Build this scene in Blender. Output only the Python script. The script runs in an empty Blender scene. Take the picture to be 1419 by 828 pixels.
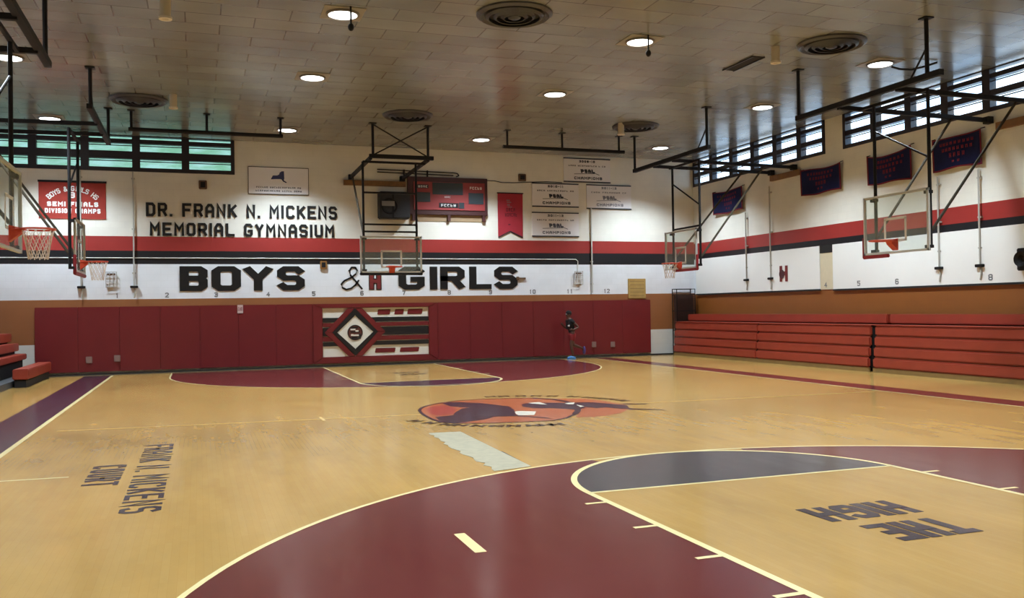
import bpy, bmesh, math, random
from mathutils import Vector as V, Matrix

random.seed(7)
SC = bpy.context.scene
COL = SC.collection

# ------------------------------------------------------------------ camera
cam_data = bpy.data.cameras.new('camera')
cam = bpy.data.objects.new('camera', cam_data)
COL.objects.link(cam)
SC.camera = cam
F_PX = 1245.13
cam_data.sensor_fit = 'HORIZONTAL'
cam_data.sensor_width = 36.0
cam_data.lens = F_PX * 36.0 / 1419.0
cam_data.clip_end = 200
yaw, pitch, roll = 0.33561, 0.01082, -0.01595
fwd = V((math.sin(yaw) * math.cos(pitch), math.cos(yaw) * math.cos(pitch), math.sin(pitch)))
rgt = V((math.cos(yaw), -math.sin(yaw), 0))
upv = rgt.cross(fwd)
r2 = rgt * math.cos(roll) + upv * math.sin(roll)
u2 = upv * math.cos(roll) - rgt * math.sin(roll)
cam.matrix_world = Matrix(((r2.x, u2.x, -fwd.x, -5.316), (r2.y, u2.y, -fwd.y, -14.663),
                           (r2.z, u2.z, -fwd.z, 1.779), (0, 0, 0, 1)))

# ------------------------------------------------------------------ view, sky
SC.view_settings.view_transform = 'Standard'
SC.view_settings.look = 'None'
SC.view_settings.gamma = 1.0
SC.view_settings.use_curve_mapping = False
SC.view_settings.exposure = 0.0
LAMP_W = 1640.0
SKY = 4.5

world = bpy.data.worlds.new('daylight')
SC.world = world
world.use_nodes = True
bgn = world.node_tree.nodes['Background']
bgn.inputs['Color'].default_value = (0.72, 0.87, 1.0, 1)
bgn.inputs['Strength'].default_value = SKY
SC.cycles.max_bounces = 8
SC.cycles.diffuse_bounces = 5
SC.cycles.transparent_max_bounces = 12
SC.cycles.sample_clamp_indirect = 4.0
SC.cycles.caustics_reflective = False
SC.cycles.caustics_refractive = False

XR, XL, YF, YN, ZC = 12.2, -11.8, 14.8, -15.6, 7.2


def portal(loc, rot, sx, sy):
    l = bpy.data.lights.new('window_daylight', 'AREA')
    l.shape = 'RECTANGLE'
    l.size, l.size_y = sx, sy
    l.cycles.is_portal = True
    o = bpy.data.objects.new('window_daylight', l)
    o.location = loc
    o.rotation_euler = rot
    COL.objects.link(o)


portal((-7.9, YF + .25, 6.65), (-math.pi / 2, 0, 0), 7.6, 1.1)
portal((XR + .25, 11.0, 6.75), (0, math.pi / 2, 0), 1.1, 7.5)
portal((XR + .25, 2.7, 6.75), (0, math.pi / 2, 0), 1.1, 7.6)
portal((XL - .25, 11.0, 6.75), (0, -math.pi / 2, 0), 1.1, 7.5)
portal((XL - .25, 2.7, 6.75), (0, -math.pi / 2, 0), 1.1, 7.6)


# ------------------------------------------------------------------ materials
def srgb(r, g, b):
    def c(v):
        v /= 255.0
        return v / 12.92 if v <= 0.04045 else ((v + 0.055) / 1.055) ** 2.4
    return (c(r), c(g), c(b), 1.0)


MATS = {}


def mat(name, col, rough=.5, metal=0.0, spec=.5, noise=0.0, nscale=6.0, bump=0.0, coat=0.0):
    if name in MATS:
        return MATS[name]
    m = bpy.data.materials.new(name)
    m.use_nodes = True
    nt = m.node_tree
    b = nt.nodes['Principled BSDF']
    b.inputs['Base Color'].default_value = col
    b.inputs['Roughness'].default_value = rough
    b.inputs['Metallic'].default_value = metal
    b.inputs['Specular IOR Level'].default_value = spec
    b.inputs['Coat Weight'].default_value = coat
    if noise or bump:
        tc = nt.nodes.new('ShaderNodeNewGeometry')
        n = nt.nodes.new('ShaderNodeTexNoise')
        n.inputs['Scale'].default_value = nscale
        n.inputs['Detail'].default_value = 4
        nt.links.new(tc.outputs['Position'], n.inputs['Vector'])
        if noise:
            hsv = nt.nodes.new('ShaderNodeHueSaturation')
            hsv.inputs['Color'].default_value = col
            mr = nt.nodes.new('ShaderNodeMapRange')
            mr.inputs['From Min'].default_value = .3
            mr.inputs['From Max'].default_value = .7
            mr.inputs['To Min'].default_value = 1 - noise
            mr.inputs['To Max'].default_value = 1 + noise
            nt.links.new(n.outputs['Fac'], mr.inputs['Value'])
            nt.links.new(mr.outputs['Result'], hsv.inputs['Value'])
            nt.links.new(hsv.outputs['Color'], b.inputs['Base Color'])
        if bump:
            bp = nt.nodes.new('ShaderNodeBump')
            bp.inputs['Strength'].default_value = bump
            bp.inputs['Distance'].default_value = .02
            nt.links.new(n.outputs['Fac'], bp.inputs['Height'])
            nt.links.new(bp.outputs['Normal'], b.inputs['Normal'])
    MATS[name] = m
    return m


def emis(name, col, s):
    m = bpy.data.materials.new(name)
    m.use_nodes = True
    b = m.node_tree.nodes['Principled BSDF']
    b.inputs['Base Color'].default_value = col
    b.inputs['Emission Color'].default_value = col
    b.inputs['Emission Strength'].default_value = s
    return m


def glassy(name, tint, opac, rough=.05, tcol=(1, 1, 1, 1)):
    """thin sheet: transparent with a film of its own colour and a gloss"""
    m = bpy.data.materials.new(name)
    m.use_nodes = True
    nt = m.node_tree
    nt.nodes.remove(nt.nodes['Principled BSDF'])
    out = nt.nodes['Material Output']
    tr = nt.nodes.new('ShaderNodeBsdfTransparent')
    tr.inputs['Color'].default_value = tcol
    p = nt.nodes.new('ShaderNodeBsdfPrincipled')
    p.inputs['Base Color'].default_value = tint
    p.inputs['Roughness'].default_value = rough
    mx = nt.nodes.new('ShaderNodeMixShader')
    mx.inputs['Fac'].default_value = opac
    nt.links.new(tr.outputs[0], mx.inputs[1])
    nt.links.new(p.outputs[0], mx.inputs[2])
    nt.links.new(mx.outputs[0], out.inputs['Surface'])
    return m, nt, tr


def pane_mat(name, c1, c2, scale):
    m, nt, tr = glassy(name, srgb(150, 170, 175), .12, .08)
    g = nt.nodes.new('ShaderNodeNewGeometry')
    mp = nt.nodes.new('ShaderNodeMapping')
    mp.inputs['Scale'].default_value = (1, 1, 3)
    n = nt.nodes.new('ShaderNodeTexNoise')
    n.inputs['Scale'].default_value = scale
    n.inputs['Detail'].default_value = 3
    cr = nt.nodes.new('ShaderNodeValToRGB')
    cr.color_ramp.elements[0].position = .35
    cr.color_ramp.elements[0].color = c1
    cr.color_ramp.elements[1].position = .65
    cr.color_ramp.elements[1].color = c2
    nt.links.new(g.outputs['Position'], mp.inputs['Vector'])
    nt.links.new(mp.outputs['Vector'], n.inputs['Vector'])
    nt.links.new(n.outputs['Fac'], cr.inputs['Fac'])
    nt.links.new(cr.outputs['Color'], tr.inputs['Color'])
    return m


def wall_mat(name, bands, horiz, bw=.4, bh=.2, rough=.45):
    """painted block wall: colour bands by height, block joints as bump; bands = [(z_top, colour), ...]"""
    m = bpy.data.materials.new(name)
    m.use_nodes = True
    nt = m.node_tree
    b = nt.nodes['Principled BSDF']
    b.inputs['Roughness'].default_value = rough
    g = nt.nodes.new('ShaderNodeNewGeometry')
    sp = nt.nodes.new('ShaderNodeSeparateXYZ')
    nt.links.new(g.outputs['Position'], sp.inputs[0])
    mr = nt.nodes.new('ShaderNodeMath')
    mr.operation = 'DIVIDE'
    mr.inputs[1].default_value = 8.0
    nt.links.new(sp.outputs['Z'], mr.inputs[0])
    cr = nt.nodes.new('ShaderNodeValToRGB')
    cr.color_ramp.interpolation = 'CONSTANT'
    el = cr.color_ramp.elements
    el[0].position = 0
    el[0].color = bands[0][1]
    el[1].position = bands[0][0] / 8
    el[1].color = bands[1][1]
    for i in range(1, len(bands) - 1):
        e = el.new(bands[i][0] / 8)
        e.color = bands[i + 1][1]
    nt.links.new(mr.outputs[0], cr.inputs['Fac'])
    cmb = nt.nodes.new('ShaderNodeCombineXYZ')
    nt.links.new(sp.outputs['X' if horiz == 'x' else 'Y'], cmb.inputs[0])
    nt.links.new(sp.outputs['Z'], cmb.inputs[1])
    br = nt.nodes.new('ShaderNodeTexBrick')
    br.inputs['Scale'].default_value = 1.0
    br.inputs['Brick Width'].default_value = bw
    br.inputs['Row Height'].default_value = bh
    br.inputs['Mortar Size'].default_value = .006
    br.inputs['Mortar Smooth'].default_value = .3
    br.inputs['Color1'].default_value = (.97, .97, .97, 1)
    br.inputs['Color2'].default_value = (1, 1, 1, 1)
    br.inputs['Mortar'].default_value = (.94, .94, .94, 1)
    nt.links.new(cmb.outputs[0], br.inputs['Vector'])
    n = nt.nodes.new('ShaderNodeTexNoise')
    n.inputs['Scale'].default_value = 1.3
    n.inputs['Detail'].default_value = 5
    nt.links.new(g.outputs['Position'], n.inputs['Vector'])
    m1 = nt.nodes.new('ShaderNodeMix')
    m1.data_type = 'RGBA'
    m1.blend_type = 'MULTIPLY'
    m1.inputs[0].default_value = 1
    nt.links.new(cr.outputs['Color'], m1.inputs[6])
    nt.links.new(br.outputs['Color'], m1.inputs[7])
    hs = nt.nodes.new('ShaderNodeHueSaturation')
    mrn = nt.nodes.new('ShaderNodeMapRange')
    mrn.inputs['From Min'].default_value = .3
    mrn.inputs['From Max'].default_value = .7
    mrn.inputs['To Min'].default_value = .94
    mrn.inputs['To Max'].default_value = 1.04
    nt.links.new(n.outputs['Fac'], mrn.inputs['Value'])
    nt.links.new(mrn.outputs['Result'], hs.inputs['Value'])
    nt.links.new(m1.outputs[2], hs.inputs['Color'])
    nt.links.new(hs.outputs['Color'], b.inputs['Base Color'])
    bp = nt.nodes.new('ShaderNodeBump')
    bp.inputs['Strength'].default_value = .08
    bp.inputs['Distance'].default_value = .01
    bp.invert = True
    nt.links.new(br.outputs['Fac'], bp.inputs['Height'])
    nt.links.new(bp.outputs['Normal'], b.inputs['Normal'])
    return m


def floor_mat():
    m = bpy.data.materials.new('maple_court_floor')
    m.use_nodes = True
    nt = m.node_tree
    b = nt.nodes['Principled BSDF']
    g = nt.nodes.new('ShaderNodeNewGeometry')
    sp = nt.nodes.new('ShaderNodeSeparateXYZ')
    nt.links.new(g.outputs['Position'], sp.inputs[0])
    cmb = nt.nodes.new('ShaderNodeCombineXYZ')
    nt.links.new(sp.outputs['Y'], cmb.inputs[0])
    nt.links.new(sp.outputs['X'], cmb.inputs[1])
    br = nt.nodes.new('ShaderNodeTexBrick')
    br.inputs['Scale'].default_value = 1.0
    br.inputs['Brick Width'].default_value = 1.1
    br.inputs['Row Height'].default_value = .057
    br.inputs['Mortar Size'].default_value = .0012
    br.inputs['Bias'].default_value = 0
    br.inputs['Color1'].default_value = srgb(180, 142, 80)
    br.inputs['Color2'].default_value = srgb(177, 138, 76)
    br.inputs['Mortar'].default_value = srgb(171, 132, 71)
    nt.links.new(cmb.outputs[0], br.inputs['Vector'])
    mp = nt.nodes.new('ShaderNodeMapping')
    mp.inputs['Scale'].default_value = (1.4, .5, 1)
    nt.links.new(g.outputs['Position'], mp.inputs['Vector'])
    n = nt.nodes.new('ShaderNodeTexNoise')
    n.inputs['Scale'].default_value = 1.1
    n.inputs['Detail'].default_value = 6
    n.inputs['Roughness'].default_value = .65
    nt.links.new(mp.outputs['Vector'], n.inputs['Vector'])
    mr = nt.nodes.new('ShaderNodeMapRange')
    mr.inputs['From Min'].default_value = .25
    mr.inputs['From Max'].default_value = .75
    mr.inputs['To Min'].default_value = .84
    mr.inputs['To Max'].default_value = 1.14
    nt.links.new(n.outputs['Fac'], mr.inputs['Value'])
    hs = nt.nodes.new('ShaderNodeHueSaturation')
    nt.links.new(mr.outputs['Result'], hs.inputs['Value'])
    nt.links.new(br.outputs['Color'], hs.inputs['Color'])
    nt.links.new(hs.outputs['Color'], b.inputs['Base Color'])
    gloss(nt, b, g)
    return m


def gloss(nt, b, g):
    """worn varnish: roughness varies, slight long waves along the boards"""
    mp = nt.nodes.new('ShaderNodeMapping')
    mp.inputs['Scale'].default_value = (3.0, .5, 1)
    nt.links.new(g.outputs['Position'], mp.inputs['Vector'])
    n = nt.nodes.new('ShaderNodeTexNoise')
    n.inputs['Scale'].default_value = 2.0
    n.inputs['Detail'].default_value = 4
    nt.links.new(mp.outputs['Vector'], n.inputs['Vector'])
    mr = nt.nodes.new('ShaderNodeMapRange')
    mr.inputs['From Min'].default_value = .3
    mr.inputs['From Max'].default_value = .7
    mr.inputs['To Min'].default_value = .16
    mr.inputs['To Max'].default_value = .20
    nt.links.new(n.outputs['Fac'], mr.inputs['Value'])
    nt.links.new(mr.outputs['Result'], b.inputs['Roughness'])
    w = nt.nodes.new('ShaderNodeMapping')
    w.inputs['Scale'].default_value = (9, .5, 1)
    nt.links.new(g.outputs['Position'], w.inputs['Vector'])
    n2 = nt.nodes.new('ShaderNodeTexNoise')
    n2.inputs['Scale'].default_value = 1.0
    n2.inputs['Detail'].default_value = 0
    nt.links.new(w.outputs['Vector'], n2.inputs['Vector'])
    bp = nt.nodes.new('ShaderNodeBump')
    bp.inputs['Strength'].default_value = .0035
    bp.inputs['Distance'].default_value = .02
    nt.links.new(n2.outputs['Fac'], bp.inputs['Height'])
    nt.links.new(bp.outputs['Normal'], b.inputs['Normal'])


def paint_mat(name, col):
    if name in MATS:
        return MATS[name]
    m = bpy.data.materials.new(name)
    m.use_nodes = True
    nt = m.node_tree
    b = nt.nodes['Principled BSDF']
    b.inputs['Base Color'].default_value = col
    g = nt.nodes.new('ShaderNodeNewGeometry')
    gloss(nt, b, g)
    MATS[name] = m
    return m


def ceiling_mat():
    m = bpy.data.materials.new('old_ceiling_tiles')
    m.use_nodes = True
    nt = m.node_tree
    b = nt.nodes['Principled BSDF']
    g = nt.nodes.new('ShaderNodeNewGeometry')
    br = nt.nodes.new('ShaderNodeTexBrick')
    br.inputs['Scale'].default_value = 1.0
    br.inputs['Brick Width'].default_value = 1.22
    br.inputs['Row Height'].default_value = .61
    br.inputs['Mortar Size'].default_value = .012
    br.inputs['Bias'].default_value = 0
    br.inputs['Color1'].default_value = srgb(131, 134, 131)
    br.inputs['Color2'].default_value = srgb(118, 121, 118)
    br.inputs['Mortar'].default_value = srgb(88, 88, 85)
    nt.links.new(g.outputs['Position'], br.inputs['Vector'])
    n = nt.nodes.new('ShaderNodeTexNoise')
    n.inputs['Scale'].default_value = .5
    n.inputs['Detail'].default_value = 6
    nt.links.new(g.outputs['Position'], n.inputs['Vector'])
    mr = nt.nodes.new('ShaderNodeMapRange')
    mr.inputs['From Min'].default_value = .3
    mr.inputs['From Max'].default_value = .7
    mr.inputs['To Min'].default_value = .82
    mr.inputs['To Max'].default_value = 1.18
    nt.links.new(n.outputs['Fac'], mr.inputs['Value'])
    hs = nt.nodes.new('ShaderNodeHueSaturation')
    nt.links.new(mr.outputs['Result'], hs.inputs['Value'])
    nt.links.new(br.outputs['Color'], hs.inputs['Color'])
    nt.links.new(hs.outputs['Color'], b.inputs['Base Color'])
    b.inputs['Roughness'].default_value = .22
    b.inputs['Specular IOR Level'].default_value = .8
    mp = nt.nodes.new('ShaderNodeMapping')
    mp.inputs['Scale'].default_value = (.8, 1.6, 1)
    nt.links.new(g.outputs['Position'], mp.inputs['Vector'])
    n2 = nt.nodes.new('ShaderNodeTexNoise')
    n2.inputs['Scale'].default_value = 1.2
    n2.inputs['Detail'].default_value = 3
    nt.links.new(mp.outputs['Vector'], n2.inputs['Vector'])
    add = nt.nodes.new('ShaderNodeMath')
    add.operation = 'SUBTRACT'
    nt.links.new(n2.outputs['Fac'], add.inputs[0])
    nt.links.new(br.outputs['Fac'], add.inputs[1])
    bp = nt.nodes.new('ShaderNodeBump')
    bp.inputs['Strength'].default_value = .35
    bp.inputs['Distance'].default_value = .03
    nt.links.new(add.outputs[0], bp.inputs['Height'])
    nt.links.new(bp.outputs['Normal'], b.inputs['Normal'])
    return m


CREAM = srgb(224, 222, 212)
WHITE = srgb(228, 233, 239)
BROWN = srgb(146, 94, 56)
M_BLACK = mat('black_steel', srgb(24, 23, 25), .6, 0, .25)
M_DIMROD = mat('dimmed_black_rod', srgb(12, 12, 12), .8)  # shade put into the rod colour, near black right under the lamps
M_DARKMETAL = mat('dark_vent_metal', srgb(60, 60, 62), .4, .4)
M_GREY = mat('grey_painted_steel', srgb(172, 170, 162), .6)
M_TAN = mat('tan_painted_steel', srgb(62, 55, 44), .85, 0, .2)
M_WOOD = mat('brown_wood_beam', srgb(120, 84, 44), .6, noise=.15)
M_WHITE = mat('white_paint', srgb(230, 230, 226), .5)
M_SIGN = mat('white_sign_board', srgb(226, 224, 226), .45)
M_INK = mat('black_ink', srgb(46, 48, 56), .5)
M_LETTER = mat('black_letter_paint', srgb(9, 10, 13), .45)
M_MAROONPAD = mat('maroon_vinyl', srgb(110, 26, 31), .42, noise=.05, nscale=1.5)
M_BLACKPAD = mat('black_vinyl', srgb(26, 26, 30), .35)
M_WHITEPAD = mat('white_vinyl', srgb(226, 224, 214), .4)
M_ORANGE = mat('orange_rim_paint', srgb(196, 66, 38), .45)
M_NET = mat('net_cord', srgb(214, 200, 186), .8)
M_ALU = mat('pale_frame_metal', srgb(206, 208, 204), .4, .3)
M_REDPAD = mat('red_edge_pad', srgb(140, 30, 38), .5)
M_GLASS, _, _ = glassy('backboard_glass', srgb(205, 215, 210), .13, .08, (.95, .98, .97, 1))
M_SEAT = mat('red_bleacher_plastic', srgb(148, 58, 42), .42, noise=.07, nscale=3)
M_PLINTH = mat('bleacher_kickboard', srgb(128, 104, 62), .5, noise=.08)
M_DARK = mat('dark_parts_and_gap_shade', srgb(24, 22, 22), .8)  # one dark colour for real dark parts and for shade in gaps
M_WINFRAME = mat('dark_window_frame', srgb(34, 28, 34), .45)
M_BANNER = mat('rust_red_banner_cloth', srgb(150, 46, 34), .8, noise=.08)
M_NAVY = mat('navy_flag_cloth', srgb(26, 34, 84), .85, noise=.08)
M_FLAGRED = mat('red_flag_trim', srgb(134, 40, 56), .85)
M_PENNANT = mat('crimson_pennant_cloth', srgb(158, 36, 50), .8, noise=.04)
M_FIX = mat('beige_ceiling_fixture', srgb(190, 180, 160), .5)
M_BRASS = mat('tan_plate', srgb(170, 140, 80), .5, noise=.1, nscale=5)
M_BOXBROWN = mat('brown_wall_box', srgb(96, 70, 48), .6)
M_LAMP = emis('lamp_lens_glow', (.96, 1.0, 1.0, 1), 12.0)


# ------------------------------------------------------------------ mesh builder
class MB:
    def __init__(s):
        s.bm = bmesh.new()

    def box(s, x0, x1, y0, y1, z0, z1):
        vs = [s.bm.verts.new(p) for p in ((x0, y0, z0), (x1, y0, z0), (x1, y1, z0), (x0, y1, z0),
                                          (x0, y0, z1), (x1, y0, z1), (x1, y1, z1), (x0, y1, z1))]
        for f in ((3, 2, 1, 0), (4, 5, 6, 7), (0, 1, 5, 4), (1, 2, 6, 5), (2, 3, 7, 6), (3, 0, 4, 7)):
            s.bm.faces.new([vs[i] for i in f])
        return s

    def obox(s, c, R, U, N, w, h, d):
        c, R, U, N = V(c), V(R), V(U), V(N)
        vs = []
        for k in (-.5, .5):
            for a, b in ((-.5, -.5), (.5, -.5), (.5, .5), (-.5, .5)):
                vs.append(s.bm.verts.new(c + R * a * w + U * b * h + N * k * d))
        for f in ((3, 2, 1, 0), (4, 5, 6, 7), (0, 1, 5, 4), (1, 2, 6, 5), (2, 3, 7, 6), (3, 0, 4, 7)):
            s.bm.faces.new([vs[i] for i in f])
        return s

    def prism(s, pts, ext):
        """closed outline pts (3D) pushed along ext"""
        ext = V(ext)
        a = [s.bm.verts.new(V(p)) for p in pts]
        b = [s.bm.verts.new(V(p) + ext) for p in pts]
        n = len(pts)
        fs = [s.bm.faces.new(a), s.bm.faces.new(b)]
        for i in range(n):
            s.bm.faces.new((a[i], a[(i + 1) % n], b[(i + 1) % n], b[i]))
        bmesh.ops.triangulate(s.bm, faces=fs)
        return s

    def flat(s, pts, z):
        f = s.bm.faces.new([s.bm.verts.new((p[0], p[1], z)) for p in pts])
        f.normal_update()
        if f.normal.z < 0:
            f.normal_flip()
        bmesh.ops.triangulate(s.bm, faces=[f])
        return s

    def ribbon(s, pts, w, z, closed=False):
        """flat painted line along pts"""
        P = [V((p[0], p[1])) for p in pts]
        n = len(P)
        L, Rr = [], []
        for i in range(n):
            if closed:
                d = P[(i + 1) % n] - P[i - 1]
            else:
                d = P[min(i + 1, n - 1)] - P[max(i - 1, 0)]
            d.normalize()
            nn = V((-d.y, d.x)) * w / 2
            L.append(s.bm.verts.new((P[i].x + nn.x, P[i].y + nn.y, z)))
            Rr.append(s.bm.verts.new((P[i].x - nn.x, P[i].y - nn.y, z)))
        for i in range(n if closed else n - 1):
            j = (i + 1) % n
            s.bm.faces.new((Rr[i], Rr[j], L[j], L[i]))
        return s

    def tube(s, a, b, r, n=8, r2=None):
        a, b = V(a), V(b)
        d = (b - a).normalized()
        u = d.orthogonal().normalized()
        w = d.cross(u)
        r2 = r if r2 is None else r2
        A, Bv = [], []
        for i in range(n):
            t = 2 * math.pi * i / n
            o = u * math.cos(t) + w * math.sin(t)
            A.append(s.bm.verts.new(a + o * r))
            Bv.append(s.bm.verts.new(b + o * r2))
        for i in range(n):
            j = (i + 1) % n
            s.bm.faces.new((A[i], A[j], Bv[j], Bv[i]))
        s.bm.faces.new(A[::-1])
        s.bm.faces.new(Bv)
        return s

    def bar(s, a, b, w, h=None):
        """square section bar"""
        a, b = V(a), V(b)
        h = h or w
        d = (b - a).normalized()
        ref = V((0, 0, 1)) if abs(d.z) < .9 else V((0, 1, 0))
        R = d.cross(ref).normalized()
        U = R.cross(d)
        return s.obox((a + b) / 2, R, U, d, w, h, (b - a).length)

    def path(s, pts, r, n=6):
        for i in range(len(pts) - 1):
            s.tube(pts[i], pts[i + 1], r, n)
        return s

    def lathe(s, c, prof, n=32, axis=(0, 0, 1)):
        """profile [(radius, height)] turned about axis through c"""
        c, ax = V(c), V(axis).normalized()
        u = ax.orthogonal().normalized()
        w = ax.cross(u)
        rings = []
        for r, h in prof:
            if r < 1e-6:
                rings.append([s.bm.verts.new(c + ax * h)])
            else:
                rings.append([s.bm.verts.new(c + ax * h + (u * math.cos(2 * math.pi * i / n) + w * math.sin(2 * math.pi * i / n)) * r) for i in range(n)])
        for A, B in zip(rings, rings[1:]):
            for i in range(n):
                j = (i + 1) % n
                if len(A) == 1 and len(B) == 1:
                    continue
                if len(A) == 1:
                    s.bm.faces.new((A[0], B[j], B[i]))
                elif len(B) == 1:
                    s.bm.faces.new((A[i], A[j], B[0]))
                else:
                    s.bm.faces.new((A[i], A[j], B[j], B[i]))
        return s

    def torus(s, c, R, r, axis=(0, 0, 1), n=32, k=8):
        prof = [(R + r * math.cos(2 * math.pi * i / k), r * math.sin(2 * math.pi * i / k)) for i in range(k + 1)]
        return s.lathe(c, prof, n, axis)

    def sphere(s, c, r, sx=1, sy=1, sz=1, n=16):
        bmesh.ops.create_uvsphere(s.bm, u_segments=n, v_segments=n // 2, radius=r,
                                  matrix=Matrix.Translation(V(c)) @ Matrix.Diagonal((sx, sy, sz, 1)))
        return s

    def build(s, name, material, parent=None, bevel=0, smooth=False, loc=None, fixn=True):
        bm = s.bm
        if fixn:
            bmesh.ops.recalc_face_normals(bm, faces=bm.faces)
        if bevel:
            bmesh.ops.bevel(bm, geom=[e for e in bm.edges if len(e.link_faces) == 2 and e.calc_face_angle(0) > .7],
                            offset=bevel, segments=2, affect='EDGES', clamp_overlap=True)
        me = bpy.data.meshes.new(name)
        o = bpy.data.objects.new(name, me)
        if parent is None:
            if loc is None:
                xs = [v.co for v in bm.verts]
                loc = V(((min(v.x for v in xs) + max(v.x for v in xs)) / 2,
                         (min(v.y for v in xs) + max(v.y for v in xs)) / 2, min(v.z for v in xs)))
            loc = V(loc)
            bmesh.ops.translate(bm, verts=bm.verts, vec=-loc)
            o.location = loc
        else:
            o.parent = parent
            base = V(parent.get('_base', (0, 0, 0)))
            bmesh.ops.translate(bm, verts=bm.verts, vec=-base)
            o['_base'] = base
        if smooth:
            for f in bm.faces:
                f.smooth = True
        bm.to_mesh(me)
        bm.free()
        me.materials.append(material)
        if parent is None:
            o['_base'] = V(o.location)
        COL.objects.link(o)
        return o


def thing(name, label, cat, loc, group=None):
    o = bpy.data.objects.new(name, None)
    o.empty_display_size = .2
    o.location = loc
    o['_base'] = V(loc)
    COL.objects.link(o)
    return tag(o, label, cat, group)


def tag(o, label, cat, group=None):
    o['label'] = label
    o['category'] = cat
    if group:
        o['group'] = group
    return o


def struct(o):
    o['kind'] = 'structure'
    return o


def kids(o):
    return [c for c in COL.objects if c.parent is o]


def copy_tree(root, loc, label, group=None):
    def rec(o, par):
        c = o.copy()
        COL.objects.link(c)
        c.parent = par
        for k in kids(o):
            rec(k, c)
        return c
    src = kids(root)
    r = root.copy()
    COL.objects.link(r)
    r.location = loc
    r['label'] = label
    if group:
        r['group'] = group
    for k in src:
        rec(k, r)
    return r


# ------------------------------------------------------------------ block lettering
GL = {
    'A': '0,0 0,4.4 1.2,6 2.8,6 4,4.4 4,0;0,2.4 4,2.4', 'B': '0,0 0,6 3.2,6 4,5.3 4,3.8 3.3,3.1 4,2.4 4,.7 3.2,0 0,0;0,3.1 3.3,3.1',
    'C': '4,.9 3.2,0 .8,0 0,.8 0,5.2 .8,6 3.2,6 4,5.1', 'D': '0,0 0,6 3,6 4,5 4,1 3,0 0,0',
    'E': '4,0 0,0 0,6 4,6;0,3.1 3.2,3.1', 'F': '0,0 0,6 4,6;0,3.1 3.2,3.1',
    'G': '2.6,2.6 4,2.6 4,.8 3.2,0 .8,0 0,.8 0,5.2 .8,6 3.2,6 4,5.1', 'H': '0,0 0,6;4,0 4,6;0,3 4,3', 'I': '2,0 2,6',
    'J': '0,1.4 0,.8 .8,0 3.2,0 4,.8 4,6', 'K': '0,0 0,6;0,2.6 4,6;1.2,3.5 4,0', 'L': '0,6 0,0 4,0', 'M': '0,0 0,6 2,2.8 4,6 4,0',
    'N': '0,0 0,6 4,0 4,6', 'O': '.8,0 0,.8 0,5.2 .8,6 3.2,6 4,5.2 4,.8 3.2,0 .8,0', 'P': '0,0 0,6 3.2,6 4,5.2 4,3.6 3.2,2.8 0,2.8',
    'Q': '.8,0 0,.8 0,5.2 .8,6 3.2,6 4,5.2 4,.8 3.2,0 .8,0;2.4,1.6 4,0', 'R': '0,0 0,6 3.2,6 4,5.2 4,3.6 3.2,2.8 0,2.8;2.2,2.8 4,0',
    'S': '0,.9 .8,0 3.2,0 4,.8 4,2.3 3.2,3.1 .8,3.1 0,3.9 0,5.2 .8,6 3.2,6 4,5.1', 'T': '2,0 2,6;0,6 4,6',
    'U': '0,6 0,.8 .8,0 3.2,0 4,.8 4,6', 'V': '0,6 2,0 4,6', 'W': '0,6 1,0 2,3.4 3,0 4,6', 'X': '0,0 4,6;0,6 4,0', 'Y': '0,6 2,2.9 4,6;2,2.9 2,0',
    'Z': '0,6 4,6 0,0 4,0', '.': '1.7,0 2.3,0', '-': '.8,3 3.2,3', '&': '4,0 .8,4.4 .8,5.4 1.4,6 2.4,6 3,5.4 3,4.6 0,1.8 0,.7 .7,0 2.2,0 4,2.4',
    '1': '1,5 2,6 2,0', '2': '0,5.2 .8,6 3.2,6 4,5.2 4,3.8 0,0 4,0', '3': '0,5.4 .8,6 3.2,6 4,5.2 4,3.8 3.2,3.1 4,2.4 4,.8 3.2,0 .8,0 0,.6;1.4,3.1 3.2,3.1',
    '4': '3,0 3,6 0,2 4,2', '5': '4,6 0,6 0,3.5 3.2,3.5 4,2.7 4,.8 3.2,0 .8,0 0,.7', '6': '4,5.4 3.2,6 .8,6 0,5.2 0,.8 .8,0 3.2,0 4,.8 4,2.5 3.2,3.3 0,3.3',
    '7': '0,6 4,6 1.4,0', '8': '.8,3.1 0,3.9 0,5.2 .8,6 3.2,6 4,5.2 4,3.9 3.2,3.1 .8,3.1 0,2.3 0,.8 .8,0 3.2,0 4,.8 4,2.3 3.2,3.1',
    '9': '0,.6 .8,0 3.2,0 4,.8 4,5.2 3.2,6 .8,6 0,5.2 0,3.6 .8,2.8 4,2.8', '0': '.8,0 0,.8 0,5.2 .8,6 3.2,6 4,5.2 4,.8 3.2,0 .8,0',
}


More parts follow.
